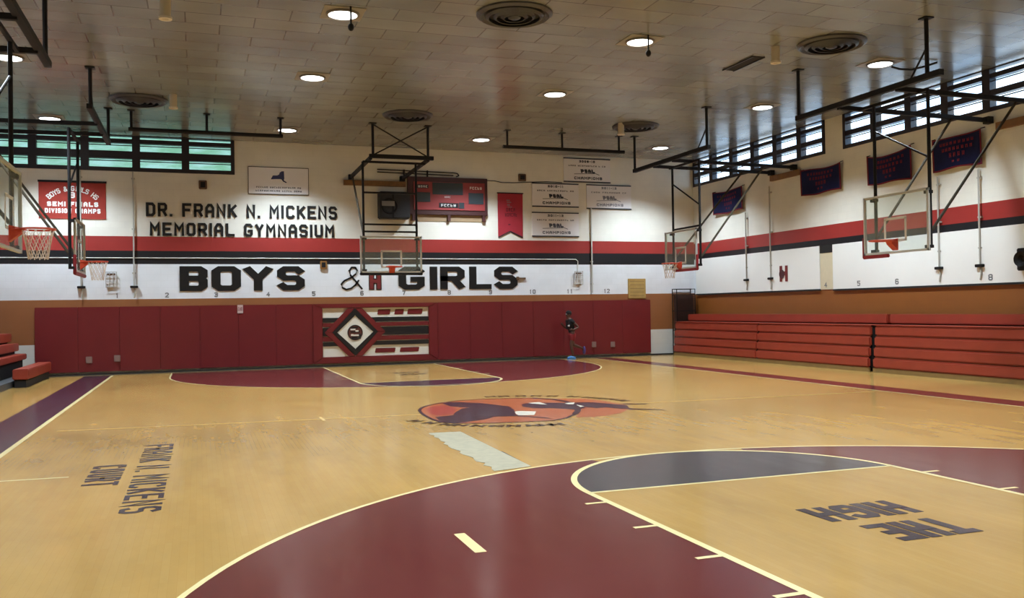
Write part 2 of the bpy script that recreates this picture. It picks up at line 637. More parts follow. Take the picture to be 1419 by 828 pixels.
def glyph(mb, ch, O, R, U, N, w, h, sw, d_, sh=None):
    """stroke letter in a w x h cell, sw = stem width, sh = bar thickness, d = depth along N"""
    O, R, U, N = V(O), V(R), V(U), V(N)
    sh = sh or sw
    ix, iy = (w - sw) / sw, (h - sh) / sh          # work in stem units so that every stroke is one unit thick
    d_ -= .0008
    for st in GL[ch].split(';'):
        d_ += .0008
        P = []
        for q in st.split():
            a, b = q.split(',')
            P.append(V((.5 + float(a) / 4 * ix, .5 + float(b) / 6 * iy)))
        closed = len(P) > 2 and (P[0] - P[-1]).length < 1e-6
        if closed:
            P = P[:-1]
        n = len(P)
        if n == 2 and (P[0] - P[1]).length < 1e-6:
            P[1].x += 1e-3
        seg = [(P[(i + 1) % n] - P[i]).normalized() for i in range(n if closed else n - 1)]
        lf, rt = [], []
        for i in range(n):
            p = P[i].copy()
            if closed or 0 < i < n - 1:
                d0, d1 = seg[i - 1], seg[i]
                n0, n1 = V((-d0.y, d0.x)), V((-d1.y, d1.x))
                m = n0 + n1
                m = m.normalized() if m.length > 1e-4 else n0
                o = m * min(.5 / max(m.dot(n0), .05), .95)
            else:
                d = seg[0] if i == 0 else seg[-1]
                ax = abs(d.x) > .98 or abs(d.y) > .98
                p += d * (-1 if i == 0 else 1) * (.5 if ax else .3)
                o = V((-d.y, d.x)) * .5
            for L_, s_ in ((lf, 1), (rt, -1)):
                c = p + o * s_
                q = O + R * c.x * sw + U * c.y * sh
                L_.append((mb.bm.verts.new(q), mb.bm.verts.new(q + N * d_)))
        for i in range(n if closed else n - 1):
            j = (i + 1) % n
            for f in ((lf[i][1], lf[j][1], rt[j][1], rt[i][1]), (lf[i][0], rt[i][0], rt[j][0], lf[j][0]),
                      (lf[i][0], lf[j][0], lf[j][1], lf[i][1]), (rt[i][0], rt[i][1], rt[j][1], rt[j][0])):
                mb.bm.faces.new(f)
        if not closed:
            mb.bm.faces.new((lf[0][0], lf[0][1], rt[0][1], rt[0][0]))
            mb.bm.faces.new((lf[-1][0], rt[-1][0], rt[-1][1], lf[-1][1]))


def text(mb, s, O, R, U, N, width, h, sw, d, gap=.25, sh=None):
    """text filling width; a blank is .6 of a letter; I and . are narrow"""
    def adv(c):
        return {' ': .55, 'I': .34, '.': .34, '1': .6, '-': .7, 'M': 1.2, 'W': 1.2}.get(c, 1.0)
    tot = sum(adv(c) for c in s) + gap * (len(s) - 1)
    k = width / tot
    x = 0
    for c in s:
        a = adv(c) * k
        if c != ' ':
            glyph(mb, c, V(O) + V(R) * x, R, U, N, max(a, sw), h, sw, d, sh)
        x += a + gap * k


def scribble(mb, O, R, U, N, width, h, d, words, seed=1):
    """lettering too blurred to read: irregular upright and level strokes, word by word"""
    rg = random.Random(seed)
    O, R, U, N = V(O), V(R), V(U), V(N)
    tot = sum(words) + .8 * (len(words) - 1)
    k = width / tot
    x = 0
    for n in words:
        for i in range(n):
            c = O + R * (x + (i + .5) * k)
            st = k * .22
            mb.obox(c - R * k * .27 + U * h / 2 + N * d / 2, R, U, N, st, h, d)
            if rg.random() < .6:
                mb.obox(c + R * k * .2 + U * h / 2 + N * d / 2, R, U, N, st, h, d)
            for q in rg.sample((.1, .5, .9), 2):
                mb.obox(c + U * h * q + N * d / 2, R, U, N, k * .6, h * .2, d)
        x += (n + .8) * k


X_, Y_, Z_ = V((1, 0, 0)), V((0, 1, 0)), V((0, 0, 1))
FAR = (X_, Z_, -Y_)               # right, up, out of the far wall
RGT = (-Y_, Z_, -X_)              # right, up, out of the right wall

# ------------------------------------------------------------------ room shell
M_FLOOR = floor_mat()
M_CEIL = ceiling_mat()
far_bands = [(.93, srgb(216, 216, 210)), (2.23, BROWN), (3.3, WHITE), (3.7, srgb(13, 14, 20)), (4.13, srgb(150, 44, 40)), (8, CREAM)]
side_bands = [(.93, srgb(216, 216, 210)), (2.2, srgb(140, 84, 36)), (3.5, WHITE), (3.68, srgb(13, 14, 20)), (4.08, srgb(150, 44, 40)), (8, CREAM)]
M_WFAR = wall_mat('far_wall_paint', far_bands, 'x')
M_WSIDE = wall_mat('side_wall_paint', side_bands, 'y')

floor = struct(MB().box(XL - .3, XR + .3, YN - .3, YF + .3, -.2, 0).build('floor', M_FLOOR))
struct(MB().box(XL - .3, XR + .3, YN - .3, YF + .3, ZC + .002, ZC + .2).build('ceiling', M_CEIL))
# far wall, with the opening of the high window band
WZ0 = 6.12
YW = YF + .003       # things on the far wall stand a hair off it
wf = MB()
wf.box(XL - .3, XR + .3, YW, YF + .3, 0, WZ0)
wf.box(-4.2, XR + .3, YW, YF + .3, WZ0, ZC)
wf.box(XL - .3, -11.65, YW, YF + .3, WZ0, ZC)
struct(wf.build('wall_far', M_WFAR))
SZ0 = 6.2
for nm, x0, x1 in (('wall_right', XR + .003, XR + .3), ('wall_left', XL - .3, XL)):
    w = MB()
    w.box(x0, x1, YN, YF, 0, SZ0)
    for a, b in ((14.75, YF), (6.47, 7.27), (YN, -1.05)):
        w.box(x0, x1, a, b, SZ0, ZC)
    struct(w.build(nm, M_WSIDE))
struct(MB().box(XL - .3, XR + .3, YN - .3, YN, 0, ZC).build('wall_near', M_WSIDE))

M_TEAL = pane_mat('frosted_teal_pane', (.30, .42, .33, 1), (.40, .50, .46, 1), 1.6)
M_SKYPANE = pane_mat('dusty_clear_pane', (.75, .85, .95, 1), (1, 1, 1, 1), 1.2)


def window(num, edges, wall, rows, pane, zb, zt):
    """high louvre window: dark frame with mullions at edges; rows = glazed strips (z0, z1)"""
    horiz = wall == 'far'
    x0 = {'far': YF, 'right': XR, 'left': XL}[wall]
    sgn = {'far': 1, 'right': 1, 'left': -1}[wall]

    def bx(m, a, b, d0, d1, z0, z1):
        lo, hi = sorted((x0 + sgn * d0, x0 + sgn * d1))
        if horiz:
            m.box(a, b, lo, hi, z0, z1)
        else:
            m.box(lo, hi, a, b, z0, z1)
    fr = MB()
    a0, a1 = min(edges), max(edges)
    mw = .11
    zs = [zb] + [z for r in rows for z in r] + [zt]
    for i in range(0, len(zs), 2):
        if zs[i + 1] - zs[i] > .005:
            bx(fr, a0, a1, -.02, .16, zs[i], zs[i + 1])
    for e in edges:
        bx(fr, max(a0, e - mw), min(a1, e + mw), -.03, .17, zb, zt)
    f = struct(fr.build('window_%d' % num, M_WINFRAME))
    ps = MB()
    for z0, z1 in rows:
        bx(ps, a0 + .02, a1 - .02, .06, .066, z0 - .01, z1 + .01)
    ps.build('glass_panes', pane, f)
    lv = MB()
    for z0, z1 in rows:
        if z1 - z0 > .15:
            bx(lv, a0 + .02, a1 - .02, .02, .05, z1 - .075, z1 - .05)
    lv.build('louvre_bar', M_WINFRAME, f)
    return f


rowsF = [(6.24, 6.5), (6.73, 6.97), (7.1, 7.18)]
window(1, [-11.65, -11.3, -9.88, -8.48, -7.06, -5.65, -4.2], 'far', rowsF, M_TEAL, WZ0, ZC)
rowsR = [(6.3, 6.56), (6.7, 6.97), (7.08, 7.18)]
window(2, [14.75, 13.5, 12.2, 10.93, 9.7, 8.47, 7.27], 'right', rowsR, M_SKYPANE, SZ0, ZC)
window(3, [6.47, 5.24, 3.97, 2.75, 1.5, .25, -1.05], 'right', rowsR, M_SKYPANE, SZ0, ZC)
window(4, [14.75, 13.5, 12.2, 10.93, 9.7, 8.47, 7.27], 'left', rowsR, M_SKYPANE, SZ0, ZC)
window(5, [6.47, 5.24, 3.97, 2.75, 1.5, .25, -1.05], 'left', rowsR, M_SKYPANE, SZ0, ZC)

# white boards along the right wall with a narrow bare strip between them
M_PANEL = mat('white_wall_board', srgb(232, 234, 232), .4, noise=.02, nscale=1)
struct(MB().box(XR - .05, XR, 7.57, 14.6, 2.22, 3.5).build('trim_1', M_PANEL))
struct(MB().box(XR - .05, XR, -9.0, 6.98, 2.2, 3.5).build('trim_2', M_PANEL))
struct(MB().box(XR - .06, XR, 7.57, 14.6, 2.17, 2.22).build('trim_3', M_DARK))
struct(MB().box(XR - .06, XR, -9.0, 6.98, 2.15, 2.2).build('trim_4', M_DARK))
pt = MB().box(XR - .02, XR, 6.98, 7.57, 2.2, 3.28)
struct(pt.build('trim_5', mat('bare_tan_plaster', srgb(206, 196, 168), .6, noise=.03)))
struct(MB().box(XR - .03, XR, 6.98, 7.57, 3.28, 3.52).build('trim_6', M_DARK))
# floor moulding of the far wall
struct(MB().box(-9.9, XR, YF - .1, YF, 0, .05).build('baseboard_far', mat('black_rubber_base', srgb(38, 34, 32), .5)))
struct(MB().box(-9.9, XR, YF - .45, YF - .1, 0, .006).build('trim_7', paint_mat('grey_brown_edge_strip', srgb(120, 104, 78))))

# ------------------------------------------------------------------ court paint
P_MAROON = paint_mat('maroon_court_paint', srgb(98, 42, 40))
P_GREY = paint_mat('charcoal_court_paint', srgb(62, 60, 62))
P_PURPLE = paint_mat('dark_purple_court_paint', srgb(62, 40, 54))
P_CREAM = paint_mat('cream_line_paint', srgb(236, 218, 160))
P_FAINT = paint_mat('pale_line_paint', srgb(220, 188, 126))
P_NAVY = paint_mat('faded_navy_letter_paint', srgb(44, 38, 48))
P_ORANGE = paint_mat('orange_court_paint', srgb(176, 94, 54))
P_RED = paint_mat('red_court_paint', srgb(158, 62, 50))
P_LOGO = paint_mat('logo_purple_paint', srgb(44, 28, 42))
P_WHITE = paint_mat('white_court_paint', srgb(228, 220, 200))


def arc(cx, cy, r, a0, a1, n=48):
    return [(cx + r * math.cos(math.radians(a0 + (a1 - a0) * i / n)), cy + r * math.sin(math.radians(a0 + (a1 - a0) * i / n))) for i in range(n + 1)]


def paint(name, fn, m, z=.002):
    mb = MB()
    fn(mb)
    return mb.build(name, m, floor, fixn=False)


LW = 1.8
# near end
cxn, ftn, cyn, Rn, base_n = 0.0, -6.74, -10.8, 5.86, -14.2
a_l = arc(cxn, cyn, Rn, 180, 100)
c_l = arc(cxn, ftn, LW, 122, 180, 20)
left = [(cxn - Rn, base_n)] + a_l + c_l + [(cxn - LW, base_n)]
right = [(2 * cxn - x, y) for x, y in left]
paint('three_point_area', lambda b: (b.flat(left, .001), b.flat(right, .001)), P_MAROON)
paint('free_throw_half_circle', lambda b: b.flat(arc(cxn, ftn, LW, 0, 180), .0015), P_GREY)


def key_lines(b, cx, ft, s, base, R, cy, ticks, w=.065):
    b.ribbon(arc(cx, cy, R, 0, 180 * s, 64), w * .75, .003)
    for k in (-1, 1):
        b.ribbon([(cx + k * LW, ft), (cx + k * LW, base)], w, .003)
    b.ribbon([(cx - LW, ft), (cx + LW, ft)], w * .8, .003)
    b.ribbon(arc(cx, ft, LW, 0, 180 * s), w, .0031)
    for k in (-1, 1):
        for t in ticks:
            b.ribbon([(cx + k * (LW + .03), t), (cx + k * (LW + .23), t)], w * .8, .003)
    for k in (-1, 1):
        b.ribbon([(cx + k * R, cy), (cx + k * R, base)], w * .75, .003)


paint('court_lines', lambda b: key_lines(b, cxn, ftn, 1, base_n, Rn, cyn, (-7.17, -8.13, -9.09, -10.0)), P_CREAM)
paint('court_lines', lambda b: b.flat([(-3.43, -7.76), (-3.34, -7.76), (-3.34, -8.35), (-3.43, -8.35)], .003), P_CREAM)
# far end
cxf, ftf, cyf, Rf, base_f = .22, 7.58, 12.35, 6.32, 14.3
a_f = arc(cxf, cyf, Rf, 180, 262)
c_f = arc(cxf, ftf, LW, 238, 180, 20)
leftf = [(cxf - Rf, base_f)] + a_f + c_f + [(cxf - LW, base_f)]
rightf = [(2 * cxf - x, y) for x, y in leftf]
paint('three_point_area', lambda b: (b.flat(leftf, .001), b.flat(rightf, .001)), P_MAROON)
paint('free_throw_half_circle', lambda b: b.flat(arc(cxf, ftf, LW, 0, -180), .0015), P_PURPLE)
paint('court_lines', lambda b: key_lines(b, cxf, ftf, -1, base_f, Rf, cyf, (9.0, 9.95, 11.7), .06), P_CREAM)
# side borders and halfway line
paint('side_border', lambda b: b.flat([(-8.5, -14), (-7.77, -14), (-7.77, 14.3), (-8.5, 14.3)], .001), P_PURPLE)
paint('side_border', lambda b: b.flat([(7.74, -14), (8.42, -14), (8.42, 14.3), (7.74, 14.3)], .001), P_MAROON)
paint('court_lines', lambda b: (b.ribbon([(-7.73, -14), (-7.73, 14.3)], .075, .003), b.ribbon([(7.70, -14), (7.70, 14.3)], .05, .003)), P_CREAM)
paint('halfway_line', lambda b: (b.ribbon([(-7.4, .78), (-1.7, .36)], .05, .003), b.ribbon([(2.2, .24), (7.6, .0)], .045, .003),
                                 b.ribbon([(-3.4, .22), (-3.4, .8)], .05, .0031)), P_FAINT)
paint('court_lines', lambda b: b.ribbon([(-7.7, -3.62), (-6.69, -3.67)], .05, .003), P_CREAM)
# lettering on the boards
FL = (-Y_, X_, Z_)


def ft(s, O, R, U, w, h, sw, m, sh=None, gap=.25):
    mb = MB()
    text(mb, s, O, R, U, Z_, w, h, sw, .002, gap, sh)
    o = mb.build('floor_lettering', m, floor)
    return o


ft('FRANK N. MICKENS', (-6.02, -1.46, .001), -Y_, X_, 4.45, .36, .075, P_NAVY, .05)
ft('COURT', (-6.5, -3.02, .001), -Y_, X_, 1.36, .36, .085, P_NAVY, .05)
ft('HIGH', (.48, -8.10, .001), -X_, -Y_, .94, .48, .095, P_NAVY, .10, .1)
ft('THE', (.40, -8.77, .001), -X_, -Y_, .76, .5, .1, P_NAVY, .10, .1)
mbf = MB()
scribble(mbf, (-.1, 10.45, .001), X_, Y_, Z_, .8, .4, .002, [4], 3)
scribble(mbf, (-.1, 9.7, .001), X_, Y_, Z_, .8, .4, .002, [3], 4)
mbf.build('floor_lettering', P_NAVY, floor)

# centre emblem painted on the boards
disc = [(-1.65, 0.93), (-1.53, 1.3), (-1.34, 1.65), (-0.98, 2.03), (-0.56, 2.28), (-0.03, 2.33), (0.64, 2.18), (0.95, 2.06), (1.19, 1.63), (1.25, 1.09), (1.12, 0.46), (0.85, -0.36), (0.62, -0.79), (0.28, -1.21), (-0.03, -1.42), (-0.34, -1.40), (-0.59, -1.36), (-1.0, -1.3), (-1.29, -1.2), (-1.55, -1.05), (-1.71, -0.85), (-1.75, -0.3), (-1.72, 0.39)]
EMB = [
    ('ext', P_ORANGE, .0015, [(1.1, 1.75), (1.45, 1.66), (1.78, 1.48), (1.92, 0.99), (1.96, 0.39), (1.99, 0.09), (1.8, -0.43), (1.35, -1.01), (1.0, -1.21), (0.7, -1.28), (0.46, -1.19), (0.87, -0.37), (1.13, 0.45)]),
    ('disc', P_ORANGE, .002, disc),
    ('red', P_RED, .0025, [(-1.51, 1.03), (-1.28, 1.49), (-1.04, 1.59), (-0.95, 1.17), (-0.99, 0.84), (-1.26, 0.16), (-1.56, 0.04), (-1.59, 0.41)]),
    ('p1', P_LOGO, .0030, [(-0.97, 1.93), (-0.76, 2.12), (-0.31, 1.68), (-0.01, 0.87), (-0.01, 0.6), (-0.32, 0.5), (-0.56, 0.88), (-0.85, 1.12), (-0.97, 1.37)]),
    ('p2', P_LOGO, .0034, [(-1.25, 0.16), (-0.89, 0.88), (-0.49, 1.11), (-0.12, 1.1), (-0.07, 0.37), (-0.35, -0.53), (-0.78, -0.53), (-1.09, -0.3), (-1.26, -0.02)]),
    ('p3', P_LOGO, .0038, [(-1.63, -0.1), (-1.26, -0.02), (-0.8, -0.45), (-0.77, -0.61), (-1.02, -0.84), (-1.36, -1.01), (-1.62, -1.02), (-1.69, -0.71)]),
    ('mouth', P_LOGO, .0042, [(-1.04, -0.13), (-0.34, -0.49), (0.01, -1.01), (0.01, -1.22), (-0.09, -1.05), (-0.38, -0.62), (-0.81, -0.49)]),
    ('eye', P_LOGO, .0032, [(0.32, 1.06), (0.5, 1.22), (0.75, 1.15), (1.33, 0.82), (1.13, -0.08), (0.87, -0.2), (0.61, 0.19), (0.3, 0.35), (0.21, 0.66)]),
    ('pr', P_LOGO, .0036, [(1.34, 0.9), (1.63, 0.79), (1.87, 0.25), (1.97, 0.01), (1.77, -0.5), (1.63, -0.43), (1.49, -0.1), (1.28, -0.16), (1.19, 0.15)]),
    ('wh', P_LOGO, .003, [(2.04, 0.32), (2.42, 0.12), (2.36, 0.01), (1.98, 0.2)]),
    ('wh', P_LOGO, .003, [(1.79, -0.42), (2.18, -0.83), (2.25, -1.03), (2.14, -0.9), (1.69, -0.61)]),
    ('tooth', P_WHITE, .006, [(-0.18, 0.01), (-0.07, 0.03), (0.15, -0.16), (-0.06, -0.63), (-0.31, -0.55), (-0.28, -0.33)]),
    ('white', P_WHITE, .006, [(0.5, 1.18), (0.62, 1.25), (0.76, 1.25), (0.72, 0.76), (0.63, 0.9)]),
    ('white', P_WHITE, .006, [(1.1, 0.84), (1.33, 0.91), (1.18, 0.61), (1.09, 0.66)]),
    ('white', P_WHITE, .006, [(1.19, 0.51), (1.22, 0.22), (1.1, 0.11)]),
]
for m in (P_ORANGE, P_RED, P_LOGO, P_WHITE):
    b = MB()
    for nm, mm, z, pts in EMB:
        if mm is m:
            b.flat(pts, z)
    if m is P_LOGO:
        b.ribbon(disc, .06, .0046, True)
        b.ribbon([(0.9, 2.05), (1.19, 1.63), (1.25, 1.09), (1.12, 0.46), (0.85, -0.36), (.6, -.8)], .11, .005)
    b.build('centre_emblem', m, floor, fixn=False)
b = MB()
for x, y in [(0.26, 2.74), (0.52, 2.68), (0.85, 2.57), (1.13, 2.44), (1.42, 2.26), (1.74, 1.94), (1.94, 1.65), (2.06, 1.37), (2.2, 1.11), (2.28, 0.8),
             (-2.05, -0.5), (-1.89, -0.85), (-1.7, -1.15), (-1.53, -1.33), (-1.31, -1.52), (-1.06, -1.65), (-0.82, -1.76), (-0.54, -1.85), (-0.34, -1.88), (-0.17, -1.88)]:
    cx, cy = x - .1, y - .4
    r = V((cx, cy, 0)).normalized()
    t = V((-r.y, r.x, 0.0))
    for k in (-.075, .075):
        b.obox(V((x, y, .0035)) + t * k, t, r, Z_, .07, .22, .003)
    b.obox(V((x, y, .003)), t, r, Z_, .15, .07, .003)
b.build('emblem_lettering', paint_mat('brown_ring_lettering', srgb(52, 36, 18)), floor)

# worn grey patch on the boards
pb = MB()
edge = []
for i in range(25):
    t = i / 24
    edge.append((-2.19 - .06 * t + random.uniform(-.035, .035) - (.03 if .3 < t < .8 else 0), -1.99 - 3.28 * t))
pts = [(-1.74, -2.03), (-1.80, -5.15)] + edge[::-1]
pb.prism([(x, y, .0012) for x, y in pts], (0, 0, .004))
tag(pb.build('floor_patch', mat('worn_grey_patch', srgb(164, 156, 132), .45, noise=.14, nscale=9)),
    'worn grey rectangular patch on the wooden floor touching the near maroon arc', 'floor patch')
tag(MB().prism([(-1.80, -4.0, .001), (-1.755, -4.0, .001), (-1.80, -5.12, .001), (-1.845, -5.12, .001)], (0, 0, .002)).build('floor_crack', M_DARK),
    'dark open seam in the floor along the right edge of the grey patch', 'floor seam')

# ------------------------------------------------------------------ padding of the far wall
PT = .07


def pad_run(x0, x1, n, fmt):
    w = (x1 - x0) / n
    for i in range(n):
        pb = MB().box(x0 + i * w + .001, x0 + (i + 1) * w - .001, YF - PT, YF, .1, 2.03)
        o = pb.build('wall_pad', M_MAROONPAD, bevel=.008)
        tag(o, fmt(i), 'wall pad', 'maroon pads along the far wall')


ORD = ['first', 'second', 'third', 'fourth', 'fifth', 'sixth', 'seventh', 'eighth']
pad_run(-9.85, -1.86, 7, lambda i: 'maroon padded wall panel under BOYS lettering, %s from the left end of the pad row' % ORD[i])
pad_run(2.27, 10.3, 7, lambda i: 'maroon padded wall panel right of the diamond mural, %s from the mural' % ORD[i])
# small fittings on the pads
for x, z, wh in ((-8.41, .46, 'left one of two below the left caged wall box'), (-7.64, .48, 'right one of two below the left caged wall box'),
                 (8.01, .46, 'left one of two, right of the runner'), (8.75, .44, 'right one of two, right of the runner')):
    t = thing('pad_outlet', 'grey pad outlet, ' + wh, 'outlet', (x, YF - PT, z - .1), 'outlets low on the pads')
    MB().box(x - .09, x + .09, YF - PT - .02, YF - PT, z - .1, z + .1).build('cover_plate', mat('grey_outlet_plate', srgb(140, 112, 106), .5), t, bevel=.015)
    MB().box(x - .05, x + .05, YF - PT - .05, YF - PT - .02, z - .1, z + .0).build('hood', mat('grey_outlet_plate', srgb(140, 112, 106), .5), t, bevel=.012)
t = thing('hanging_tag', 'small white tag hung over the top edge of the maroon pads', 'tag', (-4.09, YF - PT, 1.76))
MB().box(-4.18, -4.0, YF - PT - .015, YF - PT, 1.77, 2.04).build('card', mat('pink_white_card', srgb(206, 180, 176), .6), t, bevel=.01)
mb = MB()
scribble(mb, (-4.16, YF - PT - .015, 1.86), *FAR, .14, .1, .003, [3], 2)
mb.build('print', mat('red_print', srgb(130, 50, 56), .6), t)

# diamond mural
MX0, MX1, MZ0, MZ1 = -1.55, 1.96, .31, 1.89
mu = thing('padded_mural', 'padded mural with white diamond emblem and black, maroon and white stripes between the wall pads', 'mural', ((MX0 + MX1) / 2, YF, .1))
fr = MB()
y0, y1 = YF - .11, YF
for pts in ([(-1.86, .1), (2.27, .1), (MX1, MZ0), (MX0, MZ0)], [(-1.86, 2.03), (2.27, 2.03), (MX1, MZ1), (MX0, MZ1)],
            [(-1.86, .1), (MX0, MZ0), (MX0, MZ1), (-1.86, 2.03)], [(2.27, .1), (MX1, MZ0), (MX1, MZ1), (2.27, 2.03)]):
    fr.prism([(x, YF - .11, z) for x, z in pts], (0, .11, 0))
fr.build('frame_pad', M_MAROONPAD, mu, bevel=.02)
MB().box(MX0, MX1, YF - .04, YF, MZ0, MZ1).build('backing', M_WHITEPAD, mu)


def mz(py):
    return MZ1 - (py - 100) / 580 * (MZ1 - MZ0)


def mx(px):
    return MX0 + (px - 60) / 1290 * (MX1 - MX0)


def strip(m, px0, px1, py0, py1, depth=.075, tilt0=0, tilt1=0):
    z1, z0 = mz(py0), mz(py1)
    MB().prism([(mx(px0), YF - depth, z0), (mx(px1), YF - depth, z0), (mx(px1 + tilt1), YF - depth, z1), (mx(px0 + tilt0), YF - depth, z1)], (0, depth - .03, 0)).build(
        'stripe', m, mu, bevel=.015)


for px0, px1 in ((60, 330), (560, 1350)):
    strip(M_BLACKPAD, px0, px1, 216, 270)
    strip(M_MAROONPAD, px0, px1, 278, 325)
    strip(M_BLACKPAD, px0, px1, 333, 432)
    strip(M_MAROONPAD, px0, px1, 440, 495)
    strip(M_BLACKPAD, px0, px1, 503, 552)
for a, b_, c, d in ((715, 870, 122, 186), (925, 1035, 122, 186), (1085, 1270, 122, 186), (680, 925, 590, 645), (985, 1220, 590, 645)):
    strip(M_MAROONPAD, a, b_, c, d, .055, 12, 12)
DC = (445, 390)


def rhomb(hw, hh, depth, m, nm, th=.02):
    c = (mx(DC[0]), mz(DC[1]))
    w, h = hw / 1290 * (MX1 - MX0), hh / 580 * (MZ1 - MZ0)
    MB().prism([(c[0] - w, YF - depth, c[1]), (c[0], YF - depth, c[1] - h), (c[0] + w, YF - depth, c[1]), (c[0], YF - depth, c[1] + h)],
               (0, th, 0)).build(nm, m, mu, bevel=.008)


def chevron(hw0, hh0, hw1, hh1, depth, m, nm):
    c = (mx(DC[0]), mz(DC[1]))
    k, q = (MX1 - MX0) / 1290, (MZ1 - MZ0) / 580

    zl = 287.0                                  # the band is cut off by the frame above and below
    xo = hw0 * max(0, 1 - zl / hh0)
    hi = min(hh1, zl)
    for sx in (-1, 1):
        for sz in (-1, 1):
            q_ = [(hw0 * sx, 0), (xo * sx, min(hh0, zl) * sz), (0, min(hh0, zl) * sz), (0, hi * sz), (hw1 * sx, 0)]
            pts = []
            for w_, h_ in q_:
                p_ = (c[0] + w_ * k, YF - depth, c[1] + h_ * q)
                if not pts or (V(p_) - V(pts[-1])).length > 1e-4:
                    pts.append(p_)
            MB().prism(pts, (0, depth - .05, 0)).build(nm, m, mu, bevel=.012)


chevron(365, 372, 272, 287, .10, M_MAROONPAD, 'diamond_edge')
chevron(272, 285, 215, 200, .11, M_BLACKPAD, 'diamond_border')
rhomb(222, 206, .085, M_WHITEPAD, 'diamond_field', .03)
M_EMBR = mat('maroon_emblem_print', srgb(98, 50, 44), .5)
c = (mx(443), YF - .09, mz(395))
MB().lathe(c, [(0, 0), (.24, 0), (.25, .006)], 32, (0, -1, 0)).build('emblem', M_EMBR, mu)
em = MB()
for a, b_, w, h in ((-.07, .1, .16, .05), (.06, .05, .1, .05), (.03, -.09, .18, .05), (-.1, -.08, .08, .06)):
    em.obox((c[0] + a, c[1] - .009, c[2] + b_), X_, Z_, -Y_, w, h, .004)
em.build('emblem_detail', M_WHITEPAD, mu)
em = MB()
for a, b_, w, h in ((-.02, .16, .22, .05), (.0, .02, .3, .04), (-.02, -.17, .2, .06), (.14, -.13, .09, .16)):
    em.obox((c[0] + a, c[1] - .008, c[2] + b_), X_, Z_, -Y_, w, h, .004)
em.torus((c[0], c[1] - .006, c[2]), .235, .014, (0, 1, 0), 32, 6)
em.build('emblem_detail', M_BLACKPAD, mu)

# ------------------------------------------------------------------ lettering on the far wall


def letter_row(name, s, x0, x1, z, h, sw, d, m, label, cat='wall lettering', sh=None, gap=.25):
    t = thing(name, label, cat, ((x0 + x1) / 2, YF, z))

    def adv(c):
        return {' ': .55, 'I': .3, '.': .3, '&': .9, 'M': 1.1}.get(c, 1.0)
    tot = sum(adv(c) for c in s) + gap * (len(s) - 1)
    k = (x1 - x0) / tot
    x = x0
    for c in s:
        a = adv(c) * k
        if c != ' ':
            mb = MB()
            glyph(mb, c, (x, YF, z), *FAR, max(a, sw), h, sw, d, sh)
            mb.build('letter', m, t)
        x += a + gap * k
    return t


letter_row('dedication_lettering', 'DR. FRANK N. MICKENS', -6.8, -1.03, 4.77, .42, .08, .03, M_LETTER,
           'upper line of raised black block letters above the red stripe, naming the gymnasium')
letter_row('dedication_lettering', 'MEMORIAL GYMNASIUM', -6.7, -1.13, 4.18, .41, .08, .03, M_LETTER,
           'lower line of raised black letters reading MEMORIAL GYMNASIUM just above the red stripe')


def heavy(s, spans, z, h, sw, label, sh):
    t = thing('school_lettering', label, 'wall lettering', ((spans[0][0] + spans[-1][1]) / 2, YF, z))
    for c, (a, b_) in zip(s, spans):
        mb = MB()
        glyph(mb, c, (a, YF, z), *FAR, b_ - a, h, min(sw, b_ - a), .02, sh)
        mb.build('letter', M_LETTER, t)


heavy('BOYS', [(-5.86, -5.04), (-4.93, -4.05), (-3.98, -3.08), (-2.95, -2.09)], 2.48, .77, .27, 'huge black block letters spelling BOYS on the white band', .17)
heavy('GIRLS', [(.97, 1.86), (2.04, 2.3), (2.4, 3.26), (3.42, 4.22), (4.32, 5.17)], 2.47, .77, .26, 'huge black block letters spelling GIRLS, partly behind the far backboard', .17)
# thin ampersand
am = MB()
ap = [(-.24, 2.5), (-.42, 2.72), (-.62, 2.96), (-.66, 3.1), (-.58, 3.21), (-.46, 3.21), (-.4, 3.11), (-.45, 2.99), (-.6, 2.88), (-.82, 2.78), (-.92, 2.66), (-.88, 2.55), (-.76, 2.49), (-.6, 2.53), (-.46, 2.64), (-.36, 2.78)]
for (x0, z0), (x1, z1) in zip(ap, ap[1:]):
    am.bar((x0, YF - .01, z0), (x1, YF - .01, z1), .02, .055)
    am.tube((x1, YF - .02, z1), (x1, YF, z1), .027, 8)
tag(am.build('ampersand_sign', M_LETTER), 'thin black ampersand sign between BOYS and GIRLS', 'wall lettering')
hh = thing('letter_emblem', 'small dark red letter H with black edge below the far backboard', 'wall lettering', (.19, YF, 2.5))
for nm, w, dd, m in (('edge', .03, .012, M_LETTER), ('face', 0, .02, mat('dark_red_paint', srgb(112, 34, 34), .5))):
    mb = MB()
    for xa, xb, za, zb in ((.01, .13, 2.5, 3.03), (.25, .37, 2.5, 3.03), (.13, .25, 2.7, 2.82)):
        mb.box(xa - w, xb + w, YF - dd, YF, za - w, zb + w)
    mb.build(nm, m, hh)
